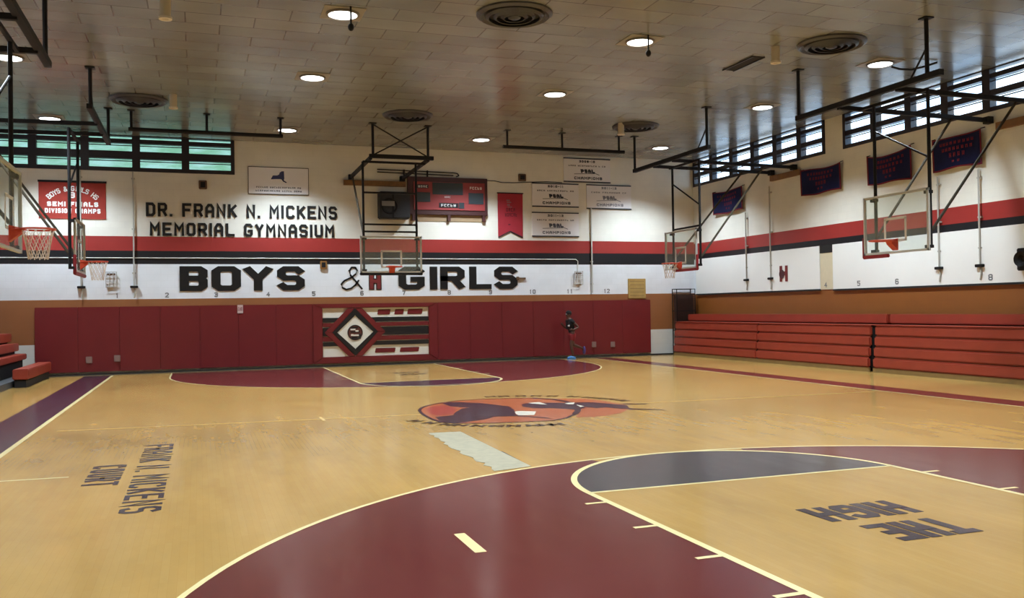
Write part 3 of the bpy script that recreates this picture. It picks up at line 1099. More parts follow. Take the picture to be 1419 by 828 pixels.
# painted numbers along the foot of the white band
for i, x in enumerate((-7.62, -6.22, -4.79, -3.22, -1.8, -.24, 1.16, 2.72, 4.19, 5.73, 7.15, 8.59)):
    t = thing('seat_number', '', 'number', (x, YF, 2.29))
    ns = str(i + 1)
    for q, ch in enumerate(ns):
        mb = MB()
        glyph(mb, ch, (x + .13 * (q - len(ns) / 2), YF, 2.29), *FAR, .11, .15, .03, .004)
        mb.build('digit', mat('grey_number_paint', srgb(110, 112, 116), .6), t)
    tag(t, 'small grey painted number %d above the brown tile course' % (i + 1), 'number', 'small numbers above the far pads')
for n, y in ((4, 7.34), (5, 5.9), (6, 4.44), (8, 1.46)):
    mb = MB()
    xx = XR - .02 if n == 4 else XR - .05
    text(mb, str(n), (xx, y + .06, 2.26), *RGT, .12, .15, .03, .004)
    tag(mb.build('seat_number', mat('grey_number_paint', srgb(110, 112, 116), .6)), 'small grey painted number %d low on the right wall' % n, 'number', 'small numbers on the right wall')


# ------------------------------------------------------------------ banners and signs
def rect_sign(name, x0, x1, z0, z1, m, label, cat, th=.03, group=None):
    t = thing(name, label, cat, ((x0 + x1) / 2, YF, z0), group)
    MB().box(x0, x1, YF - th, YF, z0, z1).build('board', m, t)
    return t


bn = rect_sign('champion_banner', -9.72, -7.91, 4.65, 5.77, M_BANNER, 'rust red rectangular banner with white lettering under the left window', 'banner', .02)
MB().box(-9.74, -7.89, YF - .03, YF, 5.73, 5.79).build('hem_rod', M_DARK, bn)
mb = MB()
cxb, czb, rb = -8.81, 4.62, 1.02
s = 'BOYS & GIRLS HS'
for i, ch in enumerate(s):
    if ch == ' ':
        continue
    a = math.radians(133 - 86 * i / (len(s) - 1))
    U = V((math.cos(a), 0, math.sin(a)))
    R = V((math.sin(a), 0, -math.cos(a)))
    glyph(mb, ch, V((cxb, YF - .02, czb)) + U * .86 - R * .05, R, U, -Y_, .1, .15, .028, .004)
glyph(mb, 'B', (-8.9, YF - .02, 5.27), *FAR, .15, .18, .045, .004)
text(mb, 'SEMI FINALS', (-9.5, YF - .02, 5.02), *FAR, 1.38, .14, .04, .004)
text(mb, 'DIVISION CHAMPS', (-9.56, YF - .02, 4.82), *FAR, 1.5, .14, .036, .004)
mb.build('lettering', M_WHITE, bn)

sg = rect_sign('state_sign', -3.79, -1.93, 5.53, 6.4, M_SIGN, 'white framed sign with dark blue state outline above the gymnasium name', 'sign', .03)
mb = MB()
for a in ((-3.79, -1.93, 6.385, 6.405), (-3.79, -1.93, 5.53, 5.55)):
    mb.box(a[0], a[1], YF - .04, YF, a[2], a[3])
for a in ((-3.80, -3.785), (-1.935, -1.92)):
    mb.box(a[0], a[1], YF - .04, YF, 5.53, 6.4)
mb.build('edge_frame', mat('brown_edge', srgb(70, 58, 48), .6), sg)
NY = [(525, 325), (560, 265), (650, 262), (690, 240), (700, 205), (740, 175), (790, 172), (785, 240), (795, 330), (770, 350), (850, 400), (830, 412), (770, 385), (735, 340), (700, 335), (610, 338), (520, 345)]
mb = MB()
mb.prism([(-3.79 + (x - 60) / 1240 * 1.86, YF - .03, 6.4 - (z - 95) / 560 * .87) for x, z in NY], (0, -.006, 0))
mb.build('state_outline', mat('navy_print', srgb(36, 40, 84), .5), sg)
mb = MB()
scribble(mb, (-3.56, YF - .03, 5.73), *FAR, 1.4, .05, .003, [6, 13, 2], 5)
scribble(mb, (-3.58, YF - .03, 5.62), *FAR, 1.44, .05, .003, [12, 5, 4], 6)
mb.build('lettering', M_INK, sg)

for i, (x0, x1, z0, z1, yr, words, lab, ink) in enumerate((
        (6.97, 8.79, 6.27, 7.1, '2009-10', [4, 10, 1, 2], 'white PSAL champions sign, topmost of four, touching the ceiling', M_INK),
        (5.76, 7.53, 5.36, 6.17, '2010-11', [4, 10, 2], 'white PSAL champions sign directly above another, right of the crimson pennant', M_INK),
        (7.84, 9.61, 5.33, 6.17, '2011-12', [4, 8, 2], 'faded white PSAL champions sign, rightmost of the four', mat('faded_ink', srgb(118, 120, 132), .6)),
        (5.74, 7.52, 4.31, 5.14, '2011-12', [5, 10, 2], 'white PSAL champions sign, lowest of the four, just above the red stripe', mat('grey_ink', srgb(84, 86, 98), .6)))):
    t = rect_sign('champion_sign', x0, x1, z0, z1, M_SIGN, lab, 'sign', .03, 'four champions signs')
    mb = MB()
    for z in (z0, z1):
        mb.box(x0, x1, YF - .04, YF, z - .02, z + .02)
    mb.build('rod', M_INK, t)
    w, h = x1 - x0, z1 - z0
    mb = MB()
    text(mb, yr, (x0 + w * .33, YF - .03, z0 + h * .83), *FAR, w * .34, h * .1, .03, .003)
    scribble(mb, (x0 + w * .1, YF - .03, z0 + h * .66), *FAR, w * .8, h * .06, .003, words, i)
    text(mb, 'PSAL', (x0 + w * .37, YF - .03, z0 + h * .38), X_, (Z_ + X_ * -.2).normalized(), -Y_, w * .3, h * .17, .055, .003, .12)
    mb.bar((x0 + w * .22, YF - .033, z0 + h * .33), (x0 + w * .66, YF - .033, z0 + h * .37), .004, .018)
    mb.bar((x0 + w * .58, YF - .033, z0 + h * .45), (x0 + w * .76, YF - .033, z0 + h * .31), .004, .02)
    text(mb, 'CHAMPIONS', (x0 + w * .22, YF - .03, z0 + h * .1), *FAR, w * .6, h * .12, .028, .003)
    mb.build('lettering', ink, t)

pn = thing('pennant', 'crimson swallowtail pennant hanging on the far wall right of the scoreboard', 'pennant', (4.94, YF, 4.23))
MB().prism([(4.49, YF - .02, 5.79), (5.41, YF - .02, 5.79), (5.39, YF - .02, 4.23), (4.93, YF - .02, 4.44), (4.49, YF - .02, 4.23)], (0, .02, 0)).build('cloth', M_PENNANT, pn)
MB().box(4.47, 5.43, YF - .03, YF, 5.77, 5.81).build('hanging_rod', mat('dark_hem', srgb(46, 20, 28), .8), pn)
mb = MB()
mb.bar((4.49, YF - .022, 4.25), (4.93, YF - .022, 4.46), .006, .05)
mb.bar((4.93, YF - .022, 4.46), (5.39, YF - .022, 4.25), .006, .05)
mb.build('hem', mat('dark_hem', srgb(46, 20, 28), .8), pn)
mb = MB()
scribble(mb, (4.78, YF - .02, 5.15), *FAR, .36, .12, .003, [4], 3)
scribble(mb, (4.74, YF - .02, 4.98), *FAR, .46, .12, .003, [6], 4)
mb.obox((4.9, YF - .021, 4.7), X_, Z_, -Y_, .08, .04, .003)
mb.build('lettering', mat('dark_crimson_print', srgb(96, 20, 32), .8), pn)
mb = MB()
for a, b_, w, h in ((-.03, 5.54, .12, .05), (.0, 5.47, .16, .04), (-.02, 5.38, .1, .06), (.03, 5.31, .16, .03)):
    mb.obox((4.9 + a, YF - .021, b_), X_, Z_, -Y_, w, h, .003)
mb.build('crest', mat('dull_silver_print', srgb(130, 90, 92), .7), pn)


def flag(y0, y1, z0a, z0b, zb0, zb1, sag, label, seed, bump_mid=0):
    """cloth flag on the right wall; y0 = left edge, y1 = right edge as seen from the court"""
    t = thing('championship_flag', label, 'flag', (XR, (y0 + y1) / 2, min(zb0, zb1)), 'navy flags on the right wall')
    nx, nz = 16, 8

    def P(u, v, off=0):
        top = z0a + (z0b - z0a) * u - sag * 4 * u * (1 - u) + bump_mid * math.sin(u * math.pi * 2)
        bot = zb0 + (zb1 - zb0) * u + .02 * math.sin(u * 7 + seed)
        xx = XR - .10 - .025 * math.sin(u * 9 + seed) - .02 * v - off
        return V((xx, y0 + (y1 - y0) * u, bot + (top - bot) * v))

    def patch(ua, ub, va, vb, off, nx, nz):
        mb = MB()
        g = [[mb.bm.verts.new(P(ua + (ub - ua) * i / nx, va + (vb - va) * j / nz, off)) for j in range(nz + 1)] for i in range(nx + 1)]
        for i in range(nx):
            for j in range(nz):
                mb.bm.faces.new((g[i][j], g[i + 1][j], g[i + 1][j + 1], g[i][j + 1]))
        bmesh.ops.solidify(mb.bm, geom=list(mb.bm.faces), thickness=.006)
        return mb
    patch(0, 1, 0, 1, 0, nx, nz).build('cloth', M_NAVY, t, smooth=True)
    for ua, ub, va, vb in ((0, 1, 0, .05), (0, 1, .96, 1), (0, .03, 0, 1), (.97, 1, 0, 1)):
        patch(ua, ub, va, vb, .008, 12, 4).build('trim_band', M_FLAGRED, t)
    rg = random.Random(seed)
    mb = MB()
    for v, u0, u1, hh_ in ((.8, .15, .85, .09), (.62, .2, .82, .1), (.42, .36, .68, .13), (.22, .4, .6, .07)):
        n = int((u1 - u0) / .07)
        for i in range(n):
            u = u0 + (u1 - u0) * (i + .5) / n
            c = P(u, v, .012)
            for k in (-1, 1):
                mb.obox(c + Y_ * k * .022, Y_, Z_, X_, .016, hh_ * .8, .004)
            mb.obox(c + Z_ * rg.choice((-.02, 0, .025)), Y_, Z_, X_, .05, .018, .004)
    mb.build('lettering', M_FLAGRED, t)
    mb = MB()
    for u in (0, 1):
        a = P(u, 1)
        mb.tube(a, (XR - .004, a.y, a.z + .03), .012)
    mb.build('hook', M_BLACK, t)


flag(13.23, 11.43, 5.8, 5.82, 4.98, 5.02, .06, 'navy flag with pinkish lettering beside the far window, leftmost of four', 1)
flag(8.27, 6.51, 5.84, 5.84, 5.05, 5.05, .05, 'navy flag with red trim below the gap between the windows, second from left', 2, .03)
flag(5.4, 3.79, 5.80, 5.86, 5.0, 4.96, .12, 'navy flag with sagging top edge behind the near right hoop mast, third from left', 3)
flag(3.09, 1.57, 5.82, 5.84, 5.02, 5.02, .03, 'navy flag with red trim near the wooden beam, rightmost of four', 4)

# scoreboard
sb = thing('scoreboard', 'red electronic scoreboard in dark wooden case high on the far wall', 'scoreboard', (2.7, YF, 4.78))
MB().box(1.3, 4.09, YF - .12, YF, 4.98, 6.25).build('case', mat('dark_maroon_wood', srgb(62, 26, 26), .5), sb, bevel=.01)
MB().box(1.5, 3.98, YF - .15, YF - .12, 5.14, 6.08).build('face', mat('red_score_face', srgb(140, 52, 52), .45), sb)
M_SCR = mat('dark_display', srgb(56, 64, 70), .25)
for a, b_, c_, d_ in ((2.14, 3.2, 5.66, 6.06), (1.6, 2.06, 5.4, 5.72), (3.4, 3.93, 5.36, 5.74), (1.62, 2.0, 5.86, 5.98), (3.06, 3.24, 5.2, 5.4)):
    MB().box(a, b_, YF - .165, YF - .15, c_, d_).build('display', M_SCR, sb)
MB().box(2.36, 3.04, YF - .16, YF - .15, 5.22, 5.38).build('caption_plate', M_BLACKPAD, sb)
for O_, w_, h_, n_ in (((2.42, YF - .16, 5.25), .54, .09, 5), ((3.44, YF - .15, 5.86), .45, .09, 5), ((2.55, YF - .15, 5.55), .22, .06, 4), ((1.64, YF - .165, 5.88), .34, .07, 4)):
    mb = MB()
    scribble(mb, O_, *FAR, w_, h_, .003, [n_], n_)
    mb.build('caption', M_WHITE, sb)
mb = MB()
for x in (1.5, 2.72, 3.95):
    mb.box(x - .05, x + .05, YF - .12, YF, 4.78, 4.98)
mb.build('bracket', mat('dark_maroon_wood', srgb(62, 26, 26), .5), sb)
MB().box(1.4, 4.06, YF - .02, YF, 4.77, 4.98).build('backing_board', mat('tan_backing', srgb(150, 126, 96), .6), sb)
# conduit loop on top of the scoreboard
mb = MB()
for dz in (0, .09):
    mb.path([(.3, YF - .06, 6.36 + dz), (2.9, YF - .06, 6.33 + dz)], .018)
mb.path([(2.9, YF - .06, 6.42), (3.05, YF - .06, 6.40), (3.1, YF - .06, 6.33), (3.0, YF - .06, 6.29)], .018)
for x in (1.2, 2.0):
    mb.box(x - .02, x + .02, YF - .08, YF, 6.262, 6.47)
tag(mb.build('conduit', M_BLACK), 'dark double conduit with looped end running above the scoreboard', 'conduit')
mb = MB()
pts = [(4.11, YF - .02, 6.2), (4.4, YF - .02, 6.2), (4.65, YF - .02, 6.15), (5.1, YF - .02, 6.16), (5.7, YF - .02, 6.2), (6.3, YF - .02, 6.23), (6.9, YF - .02, 6.22)]
mb.path(pts, .012)
tag(mb.build('cable', M_BLACK), 'thin dark cable on the far wall from the scoreboard towards the white signs', 'cable')
# loudspeaker cluster
ls = thing('loudspeaker', 'black loudspeaker cabinet on the far wall left of the scoreboard', 'speaker', (.8, YF, 4.8))
MB().box(.3, 1.3, YF - .45, YF, 4.8, 5.68).build('cabinet', mat('black_speaker_grille', srgb(36, 36, 40), .7, noise=.2, nscale=30), ls, bevel=.03)
MB().lathe((.62, YF - .45, 5.2), [(.27, 0), (.25, .02), (.2, .0), (.08, -.02), (0, -.01)], 24, (0, -1, 0)).build('horn', M_BLACK, ls)
MB().box(.36, .78, YF - .475, YF - .45, 5.2, 5.36).build('grey_band', mat('grey_band', srgb(120, 120, 124), .5), ls)
MB().box(.7, .76, YF - .46, YF - .44, 4.82, 5.66).build('divider', M_BLACK, ls)

# small boxes on the far wall
for nm, x0, x1, z0, z1, m, lab in (
        ('wall_box', -5.27, -5.03, 5.64, 5.91, M_BOXBROWN, 'small brown square box below the right end of the far window'),
        ('wall_box', 5.26, 5.53, 6.22, 6.47, M_BOXBROWN, 'small brown square box above the crimson pennant'),
        ('wall_box', -1.6, -1.38, 3.16, 3.42, mat('brass_brown', srgb(140, 100, 50), .5), 'small brass coloured box at the lower edge of the black stripe')):
    t = thing(nm, lab, 'wall box', ((x0 + x1) / 2, YF, z0))
    MB().box(x0, x1, YF - .08, YF, z0, z1).build('housing', m, t, bevel=.015)
    MB().box(x0 + .05, x1 - .05, YF - .09, YF - .08, z0 + .05, z1 - .05).build('grille', M_BLACK, t)
t = thing('wall_bracket', 'small brown bracket just right of the final S of GIRLS', 'bracket', (5.3, YF, 2.78))
MB().box(5.13, 5.46, YF - .06, YF, 2.8, 2.86).build('arm', M_BOXBROWN, t)
MB().box(5.13, 5.22, YF - .05, YF, 2.77, 2.89).build('plate', M_BOXBROWN, t)
t = thing('wall_plate', 'tan square panel on the wall at the right end of the pads', 'panel', (9.78, YF, 2.08))
MB().box(9.43, 10.14, YF - .04, YF, 2.08, 2.8).build('panel', M_BRASS, t, bevel=.008)
mb = MB()
for k in range(5):
    mb.box(9.5, 10.07, YF - .045, YF - .04, 2.18 + k * .13, 2.19 + k * .13)
mb.build('groove', M_BOXBROWN, t)
for x, lab in ((-7.78, 'white caged alarm box on the wall left of BOYS'), (7.46, 'white caged alarm box at the end of the thin conduit right of GIRLS')):
    t = thing('alarm_box', lab, 'alarm box', (x, YF, 2.6))
    MB().box(x - .14, x + .14, YF - .07, YF, 2.62, 3.06).build('housing', mat('alarm_white', srgb(214, 214, 218), .5), t, bevel=.02)
    mb = MB()
    for k in range(4):
        mb.tube((x - .15 + k * .1, YF - .1, 2.6), (x - .15 + k * .1, YF - .1, 3.07), .009)
    for k in range(4):
        mb.tube((x - .16, YF - .1, 2.62 + k * .15), (x + .16, YF - .1, 2.62 + k * .15), .009)
    mb.build('cage', M_GREY, t)
    MB().box(x - .11, x + .11, YF - .08, YF - .06, 2.98, 3.03).build('dark_bar', M_BOXBROWN, t)
mb = MB()
mb.path([(XL, YF - .02, 3.50), (7.38, YF - .02, 3.50), (7.46, YF - .02, 3.44), (7.46, YF - .02, 3.08)], .014, 8)
tag(mb.build('conduit', M_WHITE), 'thin white conduit running along the black stripe of the far wall', 'conduit')


# ------------------------------------------------------------------ hoist tubes with crank
def hoist(p, wall, z1, label, zk=2.64):
    R, U, N = FAR if wall == 'far' else RGT
    x, y = p
    t = thing('hoist_tube', label, 'hoist', (x, y, 2.3), 'basket hoist tubes on the walls')
    a = V((x, y, 0)) + N * .07
    MB().tube(a + Z_ * zk, a + Z_ * z1, .022, 8).build('tube', M_GREY, t)
    MB().obox(a + Z_ * (zk - .02), R, U, N, .22, .07, .12).build('crank_head', M_BLACK, t, bevel=.01)
    MB().path([a + Z_ * (zk - .03), a + Z_ * (zk - .2) + R * .03, a + Z_ * (zk - .36)], .022, 8).build('crank_handle', M_GREY, t)
    mb = MB()
    for z in (zk + .4, (zk + z1) / 2, z1 - .2):
        mb.obox(V((x, y, z)) + N * .035, R, U, N, .1, .04, .07)
    mb.build('clip', M_GREY, t)


hoist((-8.6, YF), 'far', 6.1, 'grey hoist tube with black crank on the far wall left of the left alarm box')
hoist((-7.15, YF), 'far', 6.1, 'grey hoist tube with black crank on the far wall right of the left alarm box')
hoist((XR, 11.32), 'right', 4.9, 'grey hoist tube with black crank on the right wall, farthest of four')
hoist((XR, 9.96), 'right', 5.6, 'grey hoist tube with black crank beside the red letter on the right wall')
hoist((XR, 2.97), 'right', 4.9, 'grey hoist tube with black crank right of the near right backboard')
hoist((XR, 1.73), 'right', 4.9, 'grey hoist tube with black crank on the right wall, nearest of four')
t = thing('riser_pipe', 'plain grey pipe running down the far wall below the faded sign', 'pipe', (7.98, YF, 2.3))
MB().tube((8.0, YF - .04, 2.3), (8.0, YF - .04, 5.33), .03).build('pipe', mat('pale_pipe', srgb(190, 192, 188), .5), t)
mb = MB()
for z in (2.6, 3.4, 4.4):
    mb.box(7.95, 8.05, YF - .04, YF, z, z + .04)
mb.build('clip', mat('pale_pipe', srgb(190, 192, 188), .5), t)
# red letter on the right wall
t = thing('letter_emblem', 'small dark red H emblem on the white board of the right wall', 'wall lettering', (XR - .05, 9.3, 2.47))
mb = MB()
for ya, yb, za, zb in ((9.38, 9.5, 2.5, 3.0), (9.1, 9.22, 2.5, 3.0), (9.22, 9.38, 2.7, 2.82)):
    mb.box(XR - .065, XR - .05, ya, yb, za, zb)
mb.build('letter', mat('dark_red_paint', srgb(112, 34, 34), .5), t)
MB().lathe((XR - .066, 9.38, 2.74), [(0, 0), (.13, 0), (.14, .004)], 20, (-1, 0, 0)).build('badge', mat('dark_badge', srgb(70, 24, 28), .5), t)
# small black speaker at the right edge
t = thing('wall_horn', 'small black horn speaker at the right edge of the right wall', 'speaker', (XR - .05, .45, 2.45))
MB().box(XR - .2, XR - .05, .2, .62, 2.45, 2.95).build('housing', M_BLACK, t, bevel=.02)
MB().lathe((XR - .2, .42, 2.7), [(.05, 0), (.1, .08), (.17, .12)], 20, (-1, 0, 0)).build('horn', M_BLACK, t)

# ------------------------------------------------------------------ ceiling lights and vents
LAMPS = [(-2.78, 1.7, 'above the left half of centre court'), (-2.78, 6.33, 'second of its row, above the far left of the court'), (-2.78, 12.6, 'near the black rail over the gymnasium name'),
         (-9.1, 12.6, 'near the far left window'), (-9.0, 6.38, 'at the left edge over the left hoop'), (3.24, 1.7, 'above the right half of centre court, largest on the right'),
         (3.24, 6.33, 'in the middle of the ceiling right of the far hoop'), (3.24, 12.6, 'above the scoreboard'), (9.3, 6.2, 'in front of the right windows'),
         (9.6, 12.5, 'in the far right corner')]
HIDDEN = [(-9.0, 1.7), (9.3, 1.7), (-9.0, -4.5), (-9.0, -10.5), (-2.78, -4.5), (3.24, -4.5), (9.3, -4.5), (-2.78, -10.5), (3.24, -10.5), (9.3, -10.5)]  # unseen lamps continuing the grid, added to light the near court


def make_lamp(x, y, label):
    t = thing('ceiling_light', label, 'ceiling light', (x, y, ZC), 'round recessed ceiling lights')
    mb = MB()
    mb.lathe((x, y, ZC - .05), [(.30, .05), (.30, .0), (.26, .0), (.25, .04), (.0, .045)], 32)
    mb.build('housing', mat('lamp_housing', srgb(120, 116, 110), .4), t)
    MB().lathe((x, y, ZC - .035), [(.255, 0), (.2, -.012), (.1, -.018), (0, -.02)], 32).build('lens', M_LAMP, t, smooth=True)
    mb = MB()
    mb.obox((x, y, ZC - .006), X_, Y_, Z_, .74, .74, .012)
    mb.build('ceiling_plate', mat('lamp_plate', srgb(150, 146, 138), .4), t)
    l = bpy.data.lights.new('lamp_glow', 'SPOT')
    l.energy = LAMP_W
    l.color = (.86, 1.0, 1.11)
    l.spot_size = math.radians(122)
    l.spot_blend = .6
    l.shadow_soft_size = .22
    o = bpy.data.objects.new('lamp_glow', l)
    o.parent = t
    o.location = (0, 0, -.09)
    COL.objects.link(o)
    return t


lamp0 = None
for x, y, w in LAMPS:
    lab = 'recessed ceiling light ' + w
    lamp0 = make_lamp(x, y, lab) if lamp0 is None else (copy_tree(lamp0, (x, y, ZC), lab), lamp0)[1]
for x, y in HIDDEN:
    copy_tree(lamp0, (x, y, ZC), 'recessed ceiling light over the near part of the court, outside the picture')

v0 = None
for x, y, w in ((.23, .85, 'at the top centre, nearest of all'), (-6.68, 9.75, 'at the left near the far window'), (.22, 9.75, 'above the far hoop'),
                (7.2, .75, 'at the right above the near right hoop'), (7.13, 9.5, 'at the right above the far right hoop')):
    lab = 'dark round air diffuser ' + w
    if v0 is None:
        v0 = thing('ceiling_vent', lab, 'vent', (x, y, ZC), 'round ceiling air diffusers')
        MB().lathe((x, y, ZC - .05), [(.70, .05), (.70, .02), (.64, -.02), (.6, .02), (.55, .045), (0, .046)], 40).build('outer_ring', mat('vent_rim', srgb(76, 74, 74), .4, .3), v0)
        for r in (.48, .34, .20):
            MB().lathe((x, y, ZC - .09), [(r + .06, .08), (r + .055, .03), (r, -.01), (r - .015, -.005), (r + .02, .04), (r + .02, .08)], 40).build('cone_ring', M_DARKMETAL, v0)
        MB().lathe((x, y, ZC - .10), [(.1, .09), (.12, .02), (.06, -.01), (0, -.015)], 24).build('centre_cap', M_DARKMETAL, v0)
    else:
        copy_tree(v0, (x, y, ZC), lab)

f0 = None
for x, y, w in ((-5.8, 1.85, 'at the top edge of the view left of the nearest light'), (-5.85, 9.0, 'beside the far left air diffuser'),
                (6.22, 1.3, 'left of the near right air diffuser'), (6.52, 9.25, 'beside the far right air diffuser')):
    lab = 'beige ceiling cylinder ' + w
    if f0 is None:
        f0 = thing('ceiling_fixture', lab, 'ceiling fixture', (x, y, ZC), 'small beige ceiling fixtures')
        MB().lathe((x, y, ZC - .34), [(0, .0), (.07, .0), (.09, .03), (.09, .34), (0, .34)], 20).build('can', M_FIX, f0)
        MB().lathe((x, y, ZC - .345), [(.11, .04), (.11, .0), (.06, .0), (.06, .02)], 20).build('rim', mat('fixture_rim', srgb(214, 206, 190), .4), f0)
    else:
        copy_tree(f0, (x, y, ZC), lab)

for x, w in ((-2.7, 'below the light over the left half of centre court'), (3.22, 'below the light over the right half of centre court')):
    t = thing('ceiling_hook', 'short dark hanging rod with knob ' + w, 'hook', (x, 1.3, ZC))
    MB().tube((x, 1.3, 6.84), (x, 1.3, ZC), .018).build('rod', M_DIMROD, t)
    MB().sphere((x, 1.3, 6.83), .055, 1, 1, 1.3).build('knob', M_DIMROD, t, smooth=True)
t = thing('ceiling_hatch', 'dark open rectangular hatch in the ceiling right of centre', 'hatch', (6.3, 2.6, ZC))
MB().box(6.16, 6.42, 2.02, 3.18, ZC - .012, ZC).build('opening', M_DARK, t)
mb = MB()
mb.box(6.13, 6.16, 2.0, 3.2, ZC - .03, ZC)
mb.box(6.42, 6.45, 2.0, 3.2, ZC - .03, ZC)
mb.build('rim', M_DARKMETAL, t)
mb = MB()
mb.path([(9.7, 1.8, ZC - .03), (9.85, 1.7, ZC - .1), (10.1, 1.6, ZC - .12), (10.3, 1.4, ZC - .08), (10.45, 1.2, ZC - .03)], .025, 8)
tag(mb.build('cable', M_BLACK), 'dark cable sagging from the ceiling near the right windows', 'cable')

for x0, x1, hs, lab in ((-7.02, -3.04, (-6.95, -5.05, -3.1), 'long black ceiling rail left of the far hoop'), (3.46, 7.53, (3.6, 5.4, 7.35), 'long black ceiling rail right of the far hoop')):
    t = thing('ceiling_rail', lab, 'rail', ((x0 + x1) / 2, 11.1, ZC))
    MB().tube((x0, 11.1, 6.7), (x1, 11.1, 6.7), .055, 10).build('pipe', M_BLACK, t)
    for x in hs:
        mb = MB()
        mb.tube((x, 11.1, 6.7), (x, 11.1, ZC), .035)
        mb.box(x - .09, x + .09, 11.01, 11.19, ZC - .02, ZC)
        mb.build('hanger', M_BLACK, t)


# ------------------------------------------------------------------ basketball hoops
def net(mb, c, r0=.215, r1=.13, L=.42, n=12):
    c = V(c)
    rows = 4
    def Q(i, j):
        a = 2 * math.pi * (i + .5 * (j % 2)) / n
        r = r0 + (r1 - r0) * (j / rows) ** .7
        return c + V((math.cos(a) * r, math.sin(a) * r, -.02 - L * j / rows))
    for j in range(rows):
        for i in range(n):
            mb.tube(Q(i, j), Q(i, j + 1), .007, 4)
            mb.tube(Q(i, j), Q(i - 1 if j % 2 == 0 else i + 1, j + 1), .007, 4)


def hoop(label, org, D, L, z0, z1, vp, pipe, zp, hangers, xbrace, arms, vwall, masts, bars, braces, beam, has_net, padspan, padm, edge, diag=None, zt=6.0, inner=True, mastm=None, bd=.9):
    """ceiling hung glass hoop. org = board centre on the floor, D = towards the wall, L = along the board"""
    org, D, L = V(org), V(D), V(L)
    hw = .915

    def P(u, v, z):
        return org + L * u + D * v + Z_ * z
    t = thing('basketball_hoop', label, 'basketball hoop', org, 'glass basketball hoops')
    mastm = mastm or M_BLACK
    # board
    g = MB().obox(P(0, 0, (z0 + z1) / 2), L, Z_, D, 2 * hw, z1 - z0, .015).build('backboard', M_GLASS, t)
    fr = MB()
    s = .045
    for u in (-hw + s / 2, hw - s / 2):
        fr.obox(P(u, 0, (z0 + z1) / 2), L, Z_, D, s, z1 - z0, .05)
    for z in (z0 + s / 2, z1 - s / 2):
        fr.obox(P(0, 0, z), L, Z_, D, 2 * hw, s, .05)
    fr.build('board_frame', M_ALU, g)
    sq = MB()
    zi0, zi1 = 3.06, 3.06 + .46
    for u in (-.29, .29):
        sq.obox(P(u, -.01, (zi0 + zi1) / 2), L, Z_, D, .05, zi1 - zi0, .006)
    for z in (zi0, zi1):
        sq.obox(P(0, -.01, z), L, Z_, D, .63, .05, .006)
    sq.build('target_square', M_WHITE, g)
    if padspan:
        pd = MB()
        pd.obox(P((padspan[0] + padspan[1]) / 2, 0, z0 - .035), L, Z_, D, padspan[1] - padspan[0], .08, .07)
        if padspan[2]:
            pd.obox(P(padspan[2] * (hw + .02), 0, z0 + .16), L, Z_, D, .06, .45, .07)
        pd.build('edge_pad', padm, t, bevel=.015)
    # rim
    rc = P(0, -.38, 3.05)
    rm = MB().torus(rc, .2286, .014)
    rm.obox(P(0, -.10, 3.03), L, Z_, D, .14, .05, .16)
    for u in (-.1, .1):
        rm.tube(P(u * .7, -.02, 3.04), P(u * 1.3, -.19, 3.05), .012)
    rm.build('rim', M_ORANGE, t)
    rk = MB()
    rk.prism([P(-.08, -.01, 3.1), P(-.08, -.2, 3.06), P(-.08, -.16, 2.98), P(-.08, -.01, 2.86)], L * .16)
    rk.build('rim_bracket', M_ORANGE, t)
    if has_net:
        nb = MB()
        net(nb, rc)
        nb.build('net', M_NET, t)
    # masts
    for u in masts:
        MB().tube(P(u, .09, z0 + .05), P(u, .09, zt), .035, 8).build('mast', mastm, t)
        for z in (z0 + .08, z1 - .08):
            MB().obox(P(u, .05, z), L, Z_, D, .14, .06, .1).build('board_clamp', mastm, t)
    for z in bars:
        MB().bar(P(masts[0], .09, z), P(masts[1], .09, z), .05).build('crossbar', M_BLACK, t)
    MB().bar(P(min(masts[0], arms[0]), .09, zt), P(max(masts[1], arms[1]), .09, zt), .06).build('crossbar', M_BLACK, t)
    if diag:
        MB().tube(P(masts[diag[0]], .09, diag[1]), P(masts[1 - diag[0]], .09, diag[2]), .022).build('diagonal_brace', M_BLACK, t)
    # frame under the ceiling
    MB().bar(P(pipe[0], vp, zp), P(pipe[1], vp, zp), .11).build('front_pipe', M_BLACK, t)
    for u in hangers:
        mb = MB()
        mb.tube(P(u, vp, zp), P(u, vp, ZC), .04)
        mb.obox(P(u, vp, ZC - .012), L, D, Z_, .2, .2, .024)
        mb.build('hanger', M_BLACK, t)
    if xbrace:
        mb = MB()
        mb.tube(P(hangers[0], vp, ZC - .03), P(hangers[1], vp, zp + .03), .02)
        mb.tube(P(hangers[1], vp, ZC - .03), P(hangers[0], vp, zp + .03), .02)
        mb.build('cross_brace', M_BLACK, t)
    else:
        mb = MB()
        mb.tube(P(hangers[0], vp, zp + .55), P(hangers[0] + (hangers[1] - hangers[0]) * .12, vp, zp), .02)
        mb.build('hanger_brace', M_BLACK, t)
    for u in arms:
        mb = MB()
        mb.bar(P(u, vp, zp - .05), P(u, vwall, zp - .1), .09)
        mb.obox(P(u, vwall - .08, zp - .1), L, Z_, D, .16, .16, .16)
        mb.build('arm', M_BLACK, t)
    for k, (vb, zb) in enumerate(braces):
        mb = MB()
        mb.tube(P(arms[k], vb, zp - .1), P(masts[k], .12, zb), .03)
        mb.build('back_brace', M_TAN, t)
    if beam:
        mb = MB()
        mb.obox(P((beam[0] + beam[1]) / 2, vwall, zp - .27), L, Z_, D, beam[1] - beam[0], .17, .1)
        mb.build('wall_beam', M_WOOD, t)
    return t


